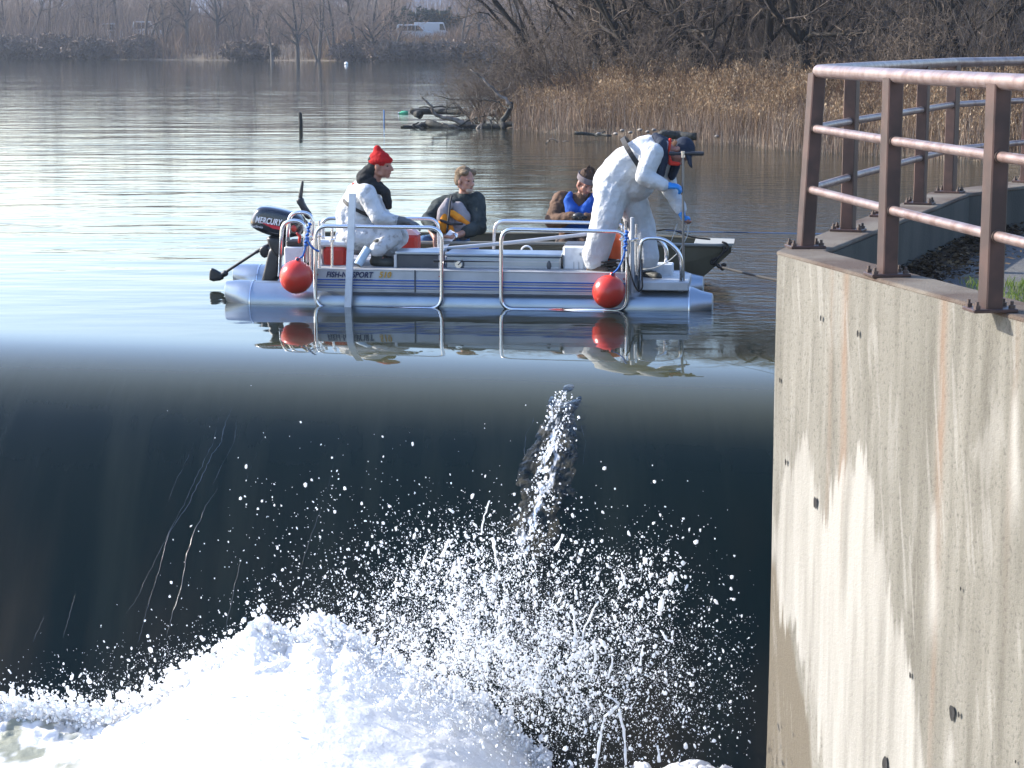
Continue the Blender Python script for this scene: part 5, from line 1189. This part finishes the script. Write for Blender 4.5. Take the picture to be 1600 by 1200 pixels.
for k in (5, 11, 17): u, tp_, bt_, z1_, z0_ = secs[k]; mb = MB(); mb.box((u,0,.17),(.26,tp_*1.85,.22),None,.01); mb.build('bench', M_OLIN, jb)
u, tp_, bt_, z1_, z0_ = secs[-1]; mb = MB(); mb.prism([(secs[-3][0],-secs[-3][1]+.02),(u+.03,-tp_),(u+.03,tp_),(secs[-3][0],secs[-3][1]-.02)], zbow+.012, zbow+.032, 'z'); mb.build('bow_plate', mat('bright_bow_plate', (.30,.29,.25), .6, .1), jb)
# painter and mooring lines
def rope3(name, label, P, r_, m, fil=.3):
    t = thing(name, label, 'rope', P[0]); mb = MB(); mb.tube(fillet([p-P[0] for p in P], fil, 7), r_, 7); mb.build('strand', m, t, smooth=True); return t
def bw(px, py, v): b = bp(px,py,v); return BO+bu*b.x+bv_*b.y+Vector((0,0,b.z))
wp = lambda px, py, Y: ony(px, py, Y)
t = rope3('rope', 'dark mooring rope from the jon boat bow to the concrete wall', [bw(1112,408,2.3), bw(1122,416,2.3), wp(1165,427,20.6), wp(1212,438,19.4), wp(1290,446,17.8), wp(1404,452,16.1)], .013, M_ROPED, .6)
mb = MB()
for (px, py) in ((1112,408),(1117,412),(1123,416),(1128,419),(1131,414)): mb.ell(bw(px,py,2.28)-t.location, (.032,.03,.022), Matrix.Rotation(px*.7,3,'Y'), 9, 6)
mb.build('knot', M_ROPED, t, smooth=True)
rope3('rope', 'black loop of rope hanging from the jon boat bow', [bw(a,b,2.25) for a,b in ((1128,378),(1137,381),(1138,390),(1130,395),(1124,402),(1112,406),(1110,413),(1117,410),(1125,400),(1132,392),(1130,384))], .012, M_ROPED, .06)
rope3('rope', 'thin blue line stretched level from the bent man toward the wall', [bw(1040,360,1.6), bw(1075,362,1.6), wp(1240,364.5,18.9), wp(1425,369,15.9)], .006, mat('thin_blue_line', (.02,.04,.09), .95, spec=.1), .5)
rope3('rope', 'slack dark cord running behind the sampling rod to the jon boat', [bw(a,b,1.7) for a,b in ((1012,356),(1022,361),(1040,358),(1055,360),(1066,365),(1075,369),(1090,372),(1110,374))], .010, M_ROPED, .12)
# hand auger / sampling rod
ac = bp(1068,452,.16); au = bthing('sampling_rod', 'tall steel sampling rod with black T handle held by the bent man', 'sampler', ac)
def ap(px, py, v=.16): return bp(px,py,v)-ac
mb = MB(); mb.tube([ap(1068,455), ap(1067.5,350), ap(1067,241)], .013, 10); mb.build('rod', mat('dull_steel', (.22,.21,.20), .4, .7), au, auto=50)
mb = MB(); mb.tube([ap(1045,240), ap(1100,240)], .016, 12); mb.build('handle', M_BLACK, au, auto=50)
for (a, b) in ((1046,1054),(1080,1099)): mb = MB(); mb.tube([ap(a,240), ap(b,240)], .021, 12); mb.build('grip', M_BLACK, au, auto=50)
mb = MB(); mb.tube([ap(1067,236), ap(1067,246)], .023, 12); mb.build('tee_socket', M_TUBE, au, auto=50)
# ================================================================ people
def organic(mb, name, m, parent, voxel=.012, it=4, fac=.5, wr=None):
    me = bpy.data.meshes.new('tmp'); me.from_pydata(mb.v, [], mb.f)
    import bmesh
    bm = bmesh.new(); bm.from_mesh(me); bmesh.ops.recalc_face_normals(bm, faces=bm.faces); bm.to_mesh(me); bm.free()
    o = bpy.data.objects.new('tmp', me); COL.objects.link(o)
    r_ = o.modifiers.new('r','REMESH'); r_.mode = 'VOXEL'; r_.voxel_size = voxel; r_.use_smooth_shade = True
    s_ = o.modifiers.new('s','SMOOTH'); s_.factor = fac; s_.iterations = it
    if wr:
        for i, (size, st) in enumerate(wr):
            tx = bpy.data.textures.new('wrinkle', 'CLOUDS'); tx.noise_scale = size; tx.noise_depth = 2; d_ = o.modifiers.new('d%d'%i, 'DISPLACE'); d_.texture = tx; d_.strength = st; d_.mid_level = .5; d_.texture_coords = 'LOCAL'
    dg = bpy.context.evaluated_depsgraph_get(); dg.update(); m2 = bpy.data.meshes.new_from_object(o.evaluated_get(dg)); bpy.data.objects.remove(o)
    m2.name = name; m2.materials.clear(); return link(name, m2, m, parent, smooth=True)
def skin_mat(name, c, c2):
    q = N(name); gp = q.new('TexCoord').outputs['Object']; q.l(q.mix(q.rng(q.noise(gp, 18, 4), .4, .7), c, c2), q.p.inputs['Base Color']); q.p.inputs['Roughness'].default_value = .5
    q.p.inputs['Subsurface Weight'].default_value = .15; q.p.inputs['Subsurface Radius'].default_value = (.02,.008,.004); q.p.inputs['Subsurface Scale'].default_value = .5; return q.m
def cloth(name, c, c2, sc=10, st=.01, rough=.85, vs=6):
    q = N(name); gp = q.new('TexCoord').outputs['Object']; q.l(q.mix(q.rng(q.noise(gp, vs, 5), .42, .68), c, c2), q.p.inputs['Base Color']); q.p.inputs['Roughness'].default_value = rough
    q.p.inputs['Specular IOR Level'].default_value = .25; q.bump(q.math('ADD', q.noise(gp, sc, 4, rough=.6), q.math('MULTIPLY', q.noise(gp, 160, 2), .05)), st); return q.m
M_SKIN = skin_mat('skin', (.38,.20,.14), (.32,.145,.10)); M_SKIN2 = skin_mat('ruddy_skin', (.36,.175,.12), (.30,.125,.09))
M_SUIT = cloth('white_coverall', (.52,.53,.54), (.46,.47,.47), 7, .038, .7, 5)
q = N('soiled_coverall'); gp = q.new('TexCoord').outputs['Object']; c = q.mix(q.rng(q.noise(gp, 14, 6), .56, .64, 0, .75), (.50,.51,.52), (.20,.19,.18)); q.l(q.mix(q.rng(q.noise(gp, 4, 3), .4, .6), (.53,.54,.55), c), q.p.inputs['Base Color']); q.p.inputs['Roughness'].default_value = .7; q.bump(q.noise(gp, 8, 5), .05); M_SUITD = q.m
class Figure:
    def __init__(s, label, base, skin, k=1.14):
        s.b = base; s.t = bthing('person', label, 'person', base); s.body = MB(); s.skin = skin; s.k = k
    def p(s, px, py, v): return bp(px,py,v)-s.b
    def head(s, c, fwd, up):
        k = s.k; f = Vector(fwd).normalized(); u = Vector(up); u = (u-f*u.dot(f)).normalized(); r_ = f.cross(u); M_ = Matrix((r_, f, u)).transposed(); s.hM, s.hc = M_, c
        L = lambda x, y, z: c + M_ @ Vector((x*k, y*k, z*k)); s.L = L; b = s.body
        b.ell(L(0,-.012,.035), (.076*k,.096*k,.088*k), M_, 18, 12); b.ell(L(0,.028,-.030), (.058*k,.066*k,.078*k), M_, 16, 10); b.ell(L(0,.062,-.088), (.028*k,.026*k,.022*k), M_)
        b.cap(L(0,.088,.012), L(0,.112,-.028), .010*k, .016*k); b.ell(L(0,.100,-.034), (.020*k,.013*k,.010*k), M_)
        for sx in (-1,1):
            b.cap(L(sx*.018,.082,.022), L(sx*.045,.070,.020), .011*k, .010*k); b.ell(L(sx*.038,.062,-.022), (.022*k,.020*k,.018*k), M_); b.ell(L(sx*.079,-.005,-.008), (.010*k,.024*k,.034*k), M_, 10, 7); b.cap(L(sx*.04,.02,-.075), L(sx*.055,-.02,-.05), .022*k, .025*k)
        b.ell(L(0,.088,-.058), (.026*k,.010*k,.007*k), M_); b.ell(L(0,.085,-.068), (.022*k,.010*k,.007*k), M_)
    def face(s):
        k = s.k
        for sx in (-1,1):
            mb = MB(); mb.ell(s.L(sx*.031,.078,.004), (.012*k,.008*k,.007*k), s.hM, 10, 7); mb.build('eye', M_EYE, s.t, smooth=True)
        mb = MB(); mb.ell(s.L(0,.0965,-.063), (.022*k,.004*k,.0035*k), s.hM, 10, 6); mb.build('mouth', M_LIP, s.t, smooth=True)
    def hand(s, w_, d, nrm, mb=None, grow=0, curl=.9, side=1):
        """palm with five unequal fingers that bend towards nrm; w_ wrist, d pointing direction"""
        k = s.k; d = Vector(d).normalized(); n = Vector(nrm); n = (n-d*n.dot(d)).normalized(); a = d.cross(n)*side; mb = mb or s.body
        M_ = Matrix((a, d, n)).transposed(); mb.ell(w_+d*.045*k, ((.040+grow)*k,(.052+grow)*k,(.017+grow)*k), M_, 14, 9)
        for i, (o_, ln) in enumerate(((-.030,.062),(-.010,.078),(.011,.074),(.030,.060))):
            p0 = w_+d*.080*k+a*o_*k; c1, c2, c3 = curl*.5*(1+.08*i), curl*1.25, curl*1.9
            p1 = p0+(d*math.cos(c1)+n*math.sin(c1))*ln*.45*k; p2 = p1+(d*math.cos(c2)+n*math.sin(c2))*ln*.33*k; p3 = p2+(d*math.cos(c3)+n*math.sin(c3))*ln*.25*k
            mb.chain([p0-d*.02*k, p0, p1, p2, p3], [x*k+grow*.7 for x in (.0095,.0092,.0088,.0082,.0072)], 9)
        p0 = w_+d*.025*k-a*.030*k; p1 = p0+(-a*.75+d*.6+n*.25).normalized()*.035*k; p2 = p1+(d*.8+n*.55-a*.1).normalized()*.03*k; mb.chain([p0,p1,p2], [x*k+grow*.7 for x in (.014,.011,.0085)], 9)
    def done(s, voxel=.0085): organic(s.body, 'body', s.skin, s.t, voxel, 2)
M_EYE = mat('dark_eye', (.02,.015,.012), .2); M_LIP = mat('lip', (.28,.09,.08), .5)
def band(name, m, parent, c, axis, ra, rb, wid, ref=(0,1,0), th=.006, n=36):
    axis = Vector(axis).normalized(); a = Vector(ref); a = (a-axis*a.dot(axis)).normalized(); b = axis.cross(a); V = []
    for k in range(n):
        t_ = 2*math.pi*k/n; e = a*math.cos(t_)*ra+b*math.sin(t_)*rb; nn = (a*math.cos(t_)/ra+b*math.sin(t_)/rb).normalized()
        V += [c+e-axis*wid/2, c+e+axis*wid/2, c+e+nn*th+axis*wid/2, c+e+nn*th-axis*wid/2]
    mb = MB(); mb.add(V, [(4*k+j, 4*k+(j+1)%4, 4*((k+1)%n)+(j+1)%4, 4*((k+1)%n)+j) for k in range(n) for j in range(4)]); return mb.build(name, m, parent, smooth=False)
X_, Y_, Z_ = Vector((1,0,0)), Vector((0,1,0)), Vector((0,0,1))
M_BLKC = cloth('black_cloth', (.012,.013,.014), (.028,.03,.03), 14, .012); M_NAVYC = cloth('navy_cloth', (.012,.018,.035), (.03,.04,.06), 14, .01)
M_REDC = cloth('red_knit', (.42,.008,.010), (.32,.007,.008), 90, .004, .9); M_REDV = cloth('red_vest', (.62,.04,.02), (.5,.03,.02), 10, .01)
M_GLOVE = cloth('grey_work_glove', (.09,.095,.10), (.16,.165,.17), 30, .006); M_NIT = mat('blue_nitrile', (.012,.20,.55), .35, bump=(35,.004)); M_BOOT = cloth('dark_boot', (.03,.032,.028), (.07,.07,.06), 12, .008, .55)
M_STRAP = mat('black_webbing', (.012,.012,.013), .7)

# ---- seated man in the red hat
f = Figure('person in white coverall and red knit hat sitting at the stern by the motor', bp(555,385,.6), M_SKIN2); P = f.p
hip, mid, chest, neck = P(556,368,.62), P(553,335,.62), P(567,308,.62), P(584,286,.62); hd = P(596,259,.62)
f.head(hd, (1,-.30,-.04), (-.05,0,1)); b = f.body
b.chain([hip, mid, chest, neck+Vector((-.02,0,-.05)), neck, hd+Vector((-.02,0,-.04))], [.13,.125,.14,.09,.058,.055])
sh = [P(573,302,.42), P(576,302,.82)]; el = [P(590,340,.36), P(600,342,.86)]; wr = [P(626,345,.40), P(634,348,.66)]
kn = [P(612,369,.46), P(622,370,.80)]; an = [P(588,404,.34), P(606,404,.72)]; hp = [P(556,372,.50), P(556,372,.74)]
for i in (0,1):
    b.chain([chest, sh[i], el[i], wr[i]], [.12,.055,.042,.028]); b.chain([hip, hp[i], kn[i], an[i], an[i]+Vector((.13,0,-.045))], [.13,.09,.058,.04,.035]); f.hand(wr[i], (1,-.05,-.05), (0,0,-1), curl=.7, side=1 if i else -1)
f.done(); f.face()
mb = MB(); mb.chain([hip+Vector((-.0,0,.0)), mid, chest, neck+Vector((-.06,0,-.06))], [.205,.195,.185,.11]); mb.ell(hip+Vector((-.03,0,-.02)), (.19,.22,.15)); mb.ell(P(560,345,.6), (.19,.2,.2))
for i in (0,1):
    mb.chain([chest+Vector((0,(i-.5)*.1,0)), sh[i], el[i], wr[i]+Vector((-.03,0,0))], [.15,.105,.082,.055]); mb.chain([hip, hp[i], kn[i], an[i]+Vector((.02,0,.10))], [.18,.135,.112,.090])
organic(mb, 'coverall', M_SUITD, f.t, .012, 3, .5, ((.18,.030),(.05,.007)))
mb = MB(); [mb.chain([neck+Vector((x,y,z)), neck+Vector((x+.05,y*.8,z+.03))], [.055,.05]) for x,y,z in ((-.13,0,.05),(-.11,.07,.02),(-.11,-.08,.03),(-.05,.09,.0),(-.05,-.10,-.01))]
mb.chain([neck+Vector((-.10,0,.05)), hd+Vector((-.075,0,-.02)), hd+Vector((-.085,0,.06))], [.09,.075,.06]); mb.chain([neck+Vector((.02,-.09,-.03)), P(602,300,.50), P(607,322,.50)], [.06,.05,.04]); mb.chain([neck+Vector((.02,.09,-.03)), P(603,300,.74), P(606,318,.74)], [.06,.05,.035]); mb.ell(neck+Vector((.015,0,-.03)),(.07,.09,.06))
organic(mb, 'hood', M_BLKC, f.t, .010, 3, .5, ((.05,.02),))
mb = MB(); mb.chain([neck+Vector((-.20,-.05,-.02)), neck+Vector((-.12,-.10,-.03)), neck+Vector((-.04,-.12,-.07))], [.03,.028,.02]); organic(mb, 'collar', M_REDV, f.t, .009)
mb = MB(); L = f.L; M_ = f.hM; k = f.k; mb.ell(L(0,-.018,.052), (.088*k,.108*k,.088*k), M_); mb.cap(L(0,-.03,.10), L(0,-.045,.15), .070*k, .036*k); 
for a in range(24): t_ = 2*math.pi*a/24; mb.ell(L(.083*math.cos(t_), -.012+.100*math.sin(t_), .044+.010*math.sin(t_)), (.018*k,.018*k,.026*k), M_, 8, 6)
organic(mb, 'knit_hat', M_REDC, f.t, .009, 2, .5, ((.03,.012),))
mb = MB()
for i in (0,1): g_ = MB(); g_.cap(wr[i]-X_*.03, wr[i]+X_*.03, .052, .045); f.hand(wr[i]+X_*.01, (1,-.05,-.10), (0,0,-1), g_, .007, .75, 1 if i else -1); organic(g_, 'glove', M_GLOVE, f.t, .008, 1)
for i in (0,1): g_ = MB(); g_.chain([an[i]+Vector((.02,0,.14)), an[i]+Vector((0,0,.0)), an[i]+Vector((.0,0,-.03))], [.068,.058,.055]); g_.chain([an[i]+Vector((-.02,0,-.03)), an[i]+Vector((.17,-.0,-.045))], [.052,.045]); organic(g_, 'rubber_boot', M_BOOT, f.t, .01, 2)
ax = (chest-mid).normalized(); band('strap', M_STRAP, f.t, P(562,324,.62), ax, .235, .188, .035); 

# ---- bending man with the sampling rod
f = Figure('person in white coverall and dark cap bending over the bow with blue gloves', bp(975,420,.4), M_SKIN2); P = f.p
hip, mid, chest, neck, hd = P(962,288,.42), P(984,262,.42), P(1012,243,.42), P(1043,233,.40), P(1063,237,.40)
f.head(hd, (.42,-.42,-.85), (.9,-.1,.35)); b = f.body
b.chain([hip, mid, chest, neck, hd+Vector((-.04,0,.02))], [.14,.14,.15,.06,.055])
sh = [P(1020,240,.20), P(1032,248,.62)]; el = [P(1006,276,.10), P(1046,296,.62)]; wr = [P(1044,290,.10), P(1065,333,.28)]
hp = [P(956,303,.32), P(982,303,.54)]; kn = [P(943,356,.26), P(1003,357,.60)]; an = [P(930,412,.26), P(1009,416,.50)]
for i in (0,1):
    b.chain([chest, sh[i], el[i], wr[i]], [.13,.055,.042,.028]); b.chain([hip, hp[i], kn[i], an[i]], [.13,.09,.058,.04])
foot = [(P(925,421,.26), P(945,424,.16)), (P(1008,428,.48), P(1027,433,.34))]
for i in (0,1): b.chain([an[i], foot[i][0], foot[i][1]], [.04,.042,.035]); 
hdir = [(1,.0,-.08), (.30,-.55,-.8)]; hn = [(0,.3,-1), (1,-.2,.2)]
for i in (0,1): f.hand(wr[i], hdir[i], hn[i], curl=1.0, side=-1)
f.done(); f.face()
mb = MB(); mb.chain([hip, P(975,272,.42), mid, chest, P(1030,237,.41)], [.235,.24,.235,.215,.13]); mb.ell(P(958,300,.42), (.22,.23,.22)); mb.ell(P(990,285,.42), (.22,.2,.19))
for i in (0,1):
    mb.chain([chest, sh[i], el[i], wr[i]-Vector(hdir[i])*.05], [.15,.118,.090,.066])
    mb.chain([hip, hp[i], kn[i], an[i]+Vector((0,0,.08)), an[i]+Vector((.0,0,.035))], [.20,.175,.142,.135,.125])
organic(mb, 'coverall', M_SUIT, f.t, .012, 3, .5, ((.22,.035),(.06,.007)))
for i in (0,1): g_ = MB(); d_ = Vector(hdir[i]).normalized(); g_.cap(wr[i]-d_*.05, wr[i]+d_*.02, .042, .036); f.hand(wr[i], hdir[i], hn[i], g_, .007, (1.05,1.7)[i], -1); organic(g_, 'glove', M_NIT, f.t, .0075, 1)
for i in (0,1):
    g_ = MB(); a_, c_ = foot[i]; g_.chain([an[i]+Vector((0,0,-.0)), a_, c_], [.062,.060,.050]); organic(g_, 'shoe', M_BOOT if i else cloth('brown_shoe', (.10,.065,.045), (.05,.04,.035), 20, .01), f.t, .009, 2)
L = f.L; M_ = f.hM; k = f.k; mb = MB(); mb.ell(L(0,-.012,.048), (.088*k,.106*k,.092*k), M_, 20, 12); mb.chain([L(-.05,.085,.045), L(-.04,.165,.030)], [.014,.010]); mb.chain([L(.0,.09,.052), L(.0,.175,.036)], [.022,.012]); mb.chain([L(.05,.085,.045), L(.04,.165,.030)], [.014,.010]); mb.chain([L(-.04,.165,.030), L(0,.175,.034), L(.04,.165,.030)], [.010,.011,.010]); mb.chain([L(-.025,.09,.05), L(-.02,.17,.034)], [.016,.010]); mb.chain([L(.025,.09,.05), L(.02,.17,.034)], [.016,.010])
organic(mb, 'cap', M_NAVYC, f.t, .008, 2)
mb = MB(); mb.ell(L(0,-.085,-.02), (.055*k,.03*k,.05*k), M_); mb.ell(L(.05,-.06,.0), (.025,.04,.04), M_); mb.ell(L(-.05,-.06,.0), (.025,.04,.04), M_); organic(mb, 'hair', cloth('brown_hair', (.10,.05,.03), (.06,.035,.02), 60, .01), f.t, .008, 2)
mb = MB(); mb.chain([P(1024,213,.36), P(1034,224,.24), P(1037,248,.20), P(1032,272,.20), P(1018,287,.20)], [.04,.055,.05,.045,.04]); mb.chain([P(1026,214,.46), P(1048,228,.60), P(1058,252,.58), P(1050,275,.52)], [.04,.06,.05,.045]); organic(mb, 'life_vest', M_NAVYC, f.t, .010, 3, .5, ((.05,.015),))
mb = MB(); mb.chain([P(1047,218,.34), P(1045,238,.27), P(1047,255,.25), P(1060,256,.26)], [.018,.014,.024,.022]); mb.chain([P(1019,290,.16), P(1025,291,.16)], [.03,.025]); organic(mb, 'vest_lining', M_REDV, f.t, .009)
ax = (chest-mid).normalized(); band('strap', M_STRAP, f.t, P(995,248,.42), ax, .275, .252, .05, th=.008)

# ---- man in dark jacket and orange vest
f = Figure('person in dark jacket and orange grey life vest writing in the jon boat', bp(705,400,2.5), M_SKIN); P = f.p
hip, mid, chest, neck, hd = P(706,384,2.55), P(708,358,2.5), P(712,326,2.5), P(724,306,2.46), P(727,282,2.44)
f.head(hd, (.82,-.62,-.10), (.02,0,1)); b = f.body; b.chain([hip, mid, chest, neck, hd+Vector((0,.02,-.03))], [.13,.13,.14,.058,.058])
sh = [P(686,322,2.46), P(743,315,2.50)]; el = [P(667,344,2.25), P(748,354,2.32)]; wr = [P(680,372,2.02), P(707,371,2.05)]; kn = [P(662,381,2.18), P(708,384,2.16)]
for i in (0,1): b.chain([chest, sh[i], el[i], wr[i]], [.13,.055,.045,.032]); b.chain([hip+X_*(i-.5)*.16, kn[i]+Vector((0,0,-.02)), kn[i]+Vector((.03,.05,-.30))], [.12,.065,.045])
f.hand(wr[0], (.15,-.2,-1), (.8,-.5,0), curl=.4, side=1); f.hand(wr[1], (-1,-.1,.15), (0,-.2,-1), curl=.9, side=1); f.done(); f.face()
mb = MB(); mb.chain([hip+Z_*.05, mid, chest, neck+Z_*-.03], [.185,.19,.185,.085]); mb.chain([sh[0], chest+Z_*.06, sh[1]], [.10,.12,.10]); mb.chain([sh[0], el[0], wr[0]+Vector((-.01,.03,.10))], [.088,.072,.058]); mb.chain([sh[1], el[1], el[1].lerp(wr[1],.42)], [.115,.095,.075])
organic(mb, 'jacket', cloth('charcoal_jacket', (.022,.030,.030), (.05,.06,.058), 11, .02), f.t, .012, 3, .5, ((.12,.03),(.05,.012)))
mb = MB(); 
for i in (0,1): mb.chain([hip+X_*(i-.5)*.16, kn[i], kn[i]+Vector((.03,.05,-.32))], [.15,.098,.075])
organic(mb, 'jeans', cloth('blue_jeans', (.05,.11,.22), (.09,.17,.30), 14, .015), f.t, .012, 3, .5, ((.06,.015),))
def vest(parts, name, m): mb = MB(); [mb.chain([P(*a) for a in c_], r_) for c_, r_ in parts]; organic(mb, name, m, f.t, .010, 3, .5, ((.05,.012),))
vest([([(700,316,2.30),(694,330,2.25),(692,342,2.24)],[.05,.075,.075]),([(716,324,2.32),(722,340,2.30),(722,354,2.28)],[.07,.10,.10]),([(700,345,2.30),(704,362,2.27),(722,364,2.27)],[.08,.09,.09])], 'life_vest', cloth('grey_vest', (.22,.20,.21), (.30,.28,.28), 12, .01))
vest([([(694,336,2.21),(692,348,2.20),(693,358,2.20)],[.042,.055,.05]),([(706,333,2.235),(718,341,2.21),(731,350,2.23)],[.040,.042,.030]),([(702,354,2.19),(706,364,2.19)],[.045,.040])], 'vest_panel', cloth('amber_panel', (.72,.26,.02), (.60,.20,.02), 12, .01))
mb = MB(); mb.chain([P(703,318,2.22), P(701,340,2.14), P(698,366,2.14)], [.012,.014,.012]); mb.chain([P(688,344,2.14), P(704,350,2.125), P(722,350,2.14)], [.016,.016,.014]); mb.chain([P(706,306,2.28),P(703,318,2.22)],[.012,.012]); organic(mb, 'strap', M_STRAP, f.t, .006, 1)
L = f.L; M_ = f.hM; k = f.k; mb = MB(); mb.ell(L(0,-.030,.058), (.086*k,.094*k,.085*k), M_, 18, 12); mb.ell(L(0,-.06,.0), (.080*k,.062*k,.075*k), M_); mb.ell(L(.055,.035,.085),(.04*k,.05*k,.035*k),M_); mb.ell(L(-.055,.035,.085),(.04*k,.05*k,.035*k),M_)
for sx in (-1,1): mb.ell(L(sx*.072,-.03,.0), (.022*k,.035*k,.06*k), M_)
organic(mb, 'hair', cloth('sandy_hair', (.22,.165,.11), (.13,.09,.055), 55, .02), f.t, .008, 2, .5, ((.03,.015),))
mb = MB(); mb.ell(L(0,.066,-.090), (.042*k,.034*k,.030*k), M_); mb.ell(L(0,.094,-.044), (.034*k,.010*k,.009*k), M_); organic(mb, 'beard', cloth('grey_beard', (.36,.27,.21), (.28,.19,.14), 70, .008), f.t, .007, 2)
d_ = (wr[1]-el[1]).normalized(); band('watch', M_TUBE, f.t, wr[1]-d_*.03, d_, .038, .038, .03)
cb = bthing('clipboard', 'white clipboard held on the knees of the man in the orange vest', 'clipboard', bp(690,377,2.02)); b0 = bp(690,377,2.02)
A_, B_ = bp(682,383,2.02)-b0, bp(703,359,2.10)-b0; wv = Vector((.10,-.05,-.04)); mb = MB(); nn = (B_-A_).cross(wv).normalized()*.006
mb.add([A_,B_,B_+wv,A_+wv,A_+nn,B_+nn,B_+wv+nn,A_+wv+nn], [(0,1,2,3),(7,6,5,4),(0,1,5,4),(1,2,6,5),(2,3,7,6),(3,0,4,7)]); mb.build('board', M_WHITE, cb)
mb = MB(); c_ = B_.lerp(B_+wv,.5)+(A_-B_)*.06+nn*1.6; mb.ell(c_, (.03,.012,.01)); mb.build('clip', M_TUBE, cb, smooth=True)

# ---- man in brown jacket and blue vest, head bowed
f = Figure('person with grey headband, brown jacket and blue vest looking down in jon boat', bp(898,400,2.5), M_SKIN2, 1.08); P = f.p
hip, mid, chest, neck, hd = P(897,385,2.55), P(898,358,2.5), P(902,326,2.46), P(909,306,2.42), P(915,286,2.38)
f.head(hd, (.45,-.72,-.50), (.2,-.1,1)); b = f.body; b.chain([hip, mid, chest, neck, hd+Vector((0,.03,-.02))], [.13,.13,.14,.058,.055])
sh = [P(878,313,2.46), P(933,313,2.50)]; el = [P(864,346,2.30), P(946,346,2.32)]; wr = [P(895,340,2.10), P(917,341,2.12)]; kn = [P(884,382,2.14), P(914,382,2.14)]
for i in (0,1): b.chain([chest, sh[i], el[i], wr[i]], [.13,.055,.045,.03]); b.chain([hip+X_*(i-.5)*.16, kn[i], kn[i]+Vector((.0,.05,-.3))], [.12,.065,.045]); f.hand(wr[i], (.5-i,-.3,.1), (0,-.3,-1), curl=.9, side=1-2*i)
f.done(); f.face()
mb = MB(); mb.chain([hip+Z_*.05, mid, chest, neck+Z_*-.02], [.18,.19,.18,.08]); mb.chain([sh[0], chest+Z_*.05, sh[1]], [.10,.12,.10])
for i in (0,1): mb.chain([sh[i], el[i], wr[i]], [.115,.095,.065])
organic(mb, 'jacket', cloth('brown_jacket', (.085,.048,.030), (.13,.075,.048), 11, .02), f.t, .012, 3, .5, ((.10,.03),(.05,.012)))
mb = MB(); 
for i in (0,1): mb.chain([hip+X_*(i-.5)*.16, kn[i], kn[i]+Vector((.0,.05,-.32))], [.15,.10,.08])
organic(mb, 'trousers', cloth('brown_trousers', (.06,.04,.03), (.10,.065,.045), 12, .015), f.t, .012, 3)
vest([([(891,303,2.40),(888,314,2.30),(895,330,2.27)],[.030,.055,.09]),([(927,305,2.42),(922,318,2.30),(913,332,2.27)],[.030,.055,.09]),([(889,352,2.34),(915,352,2.32)],[.09,.09]),([(900,338,2.38),(908,326,2.40)],[.09,.08])], 'life_vest', cloth('blue_vest', (.01,.07,.32), (.008,.045,.22), 12, .012))
for i in (0,1): g_ = MB(); f.hand(wr[i], (.5-i,-.3,.1), (0,-.3,-1), g_, .008, 1.0, 1-2*i); g_.ell(wr[i], (.04,.04,.04)); organic(g_, 'glove', M_BLKC, f.t, .008, 1)
mb = MB(); mb.ell(P(904,338,2.05), (.07,.05,.045)); organic(mb, 'instrument_case', M_BLACK, f.t, .01)
L = f.L; M_ = f.hM; k = f.k; mb = MB(); mb.ell(L(0,-.02,.085), (.080*k,.09*k,.062*k), M_, 18, 12); 
rr_ = random.Random(3)
for j in range(26): a_ = rr_.uniform(0,6.28); q_ = rr_.uniform(.01,.06); mb.cap(L(q_*math.cos(a_), q_*math.sin(a_)-.02,.12), L(q_*1.3*math.cos(a_), q_*1.3*math.sin(a_)-.02,.160), .014, .006, 7)
organic(mb, 'hair', cloth('dark_brown_hair', (.10,.06,.04), (.05,.03,.02), 60, .02), f.t, .007, 1)
band('headband', cloth('mauve_grey_headband', (.13,.11,.12), (.17,.145,.15), 60, .004), f.t, L(0,-.012,.055), M_@Vector((0,-.12,1)), .087*k, .106*k, .062, ref=M_@Vector((1,0,0)), th=.010)
mb = MB(); mb.ell(L(0,.064,-.090), (.036*k,.030*k,.028*k), M_); organic(mb, 'beard', cloth('stubble', (.20,.12,.085), (.26,.16,.12), 70, .008), f.t, .007, 2)
# ================================================================ air
mb = MB(); mb.box((0, 240, 11), (980, 1300, 38)); o = mb.build('haze')
q = bpy.data.materials.new('thin_haze'); q.use_nodes = True; nt_ = q.node_tree; nt_.nodes.remove(nt_.nodes['Principled BSDF'])
pv = nt_.nodes.new('ShaderNodeVolumePrincipled'); pv.inputs['Density'].default_value = .00028; pv.inputs['Color'].default_value = (.70,.78,.92,1); pv.inputs['Anisotropy'].default_value = .3
nt_.links.new(pv.outputs[0], nt_.nodes['Material Output'].inputs['Volume']); o.data.materials.append(q)
tag(o, 'thin bluish haze over the river', kind='stuff')
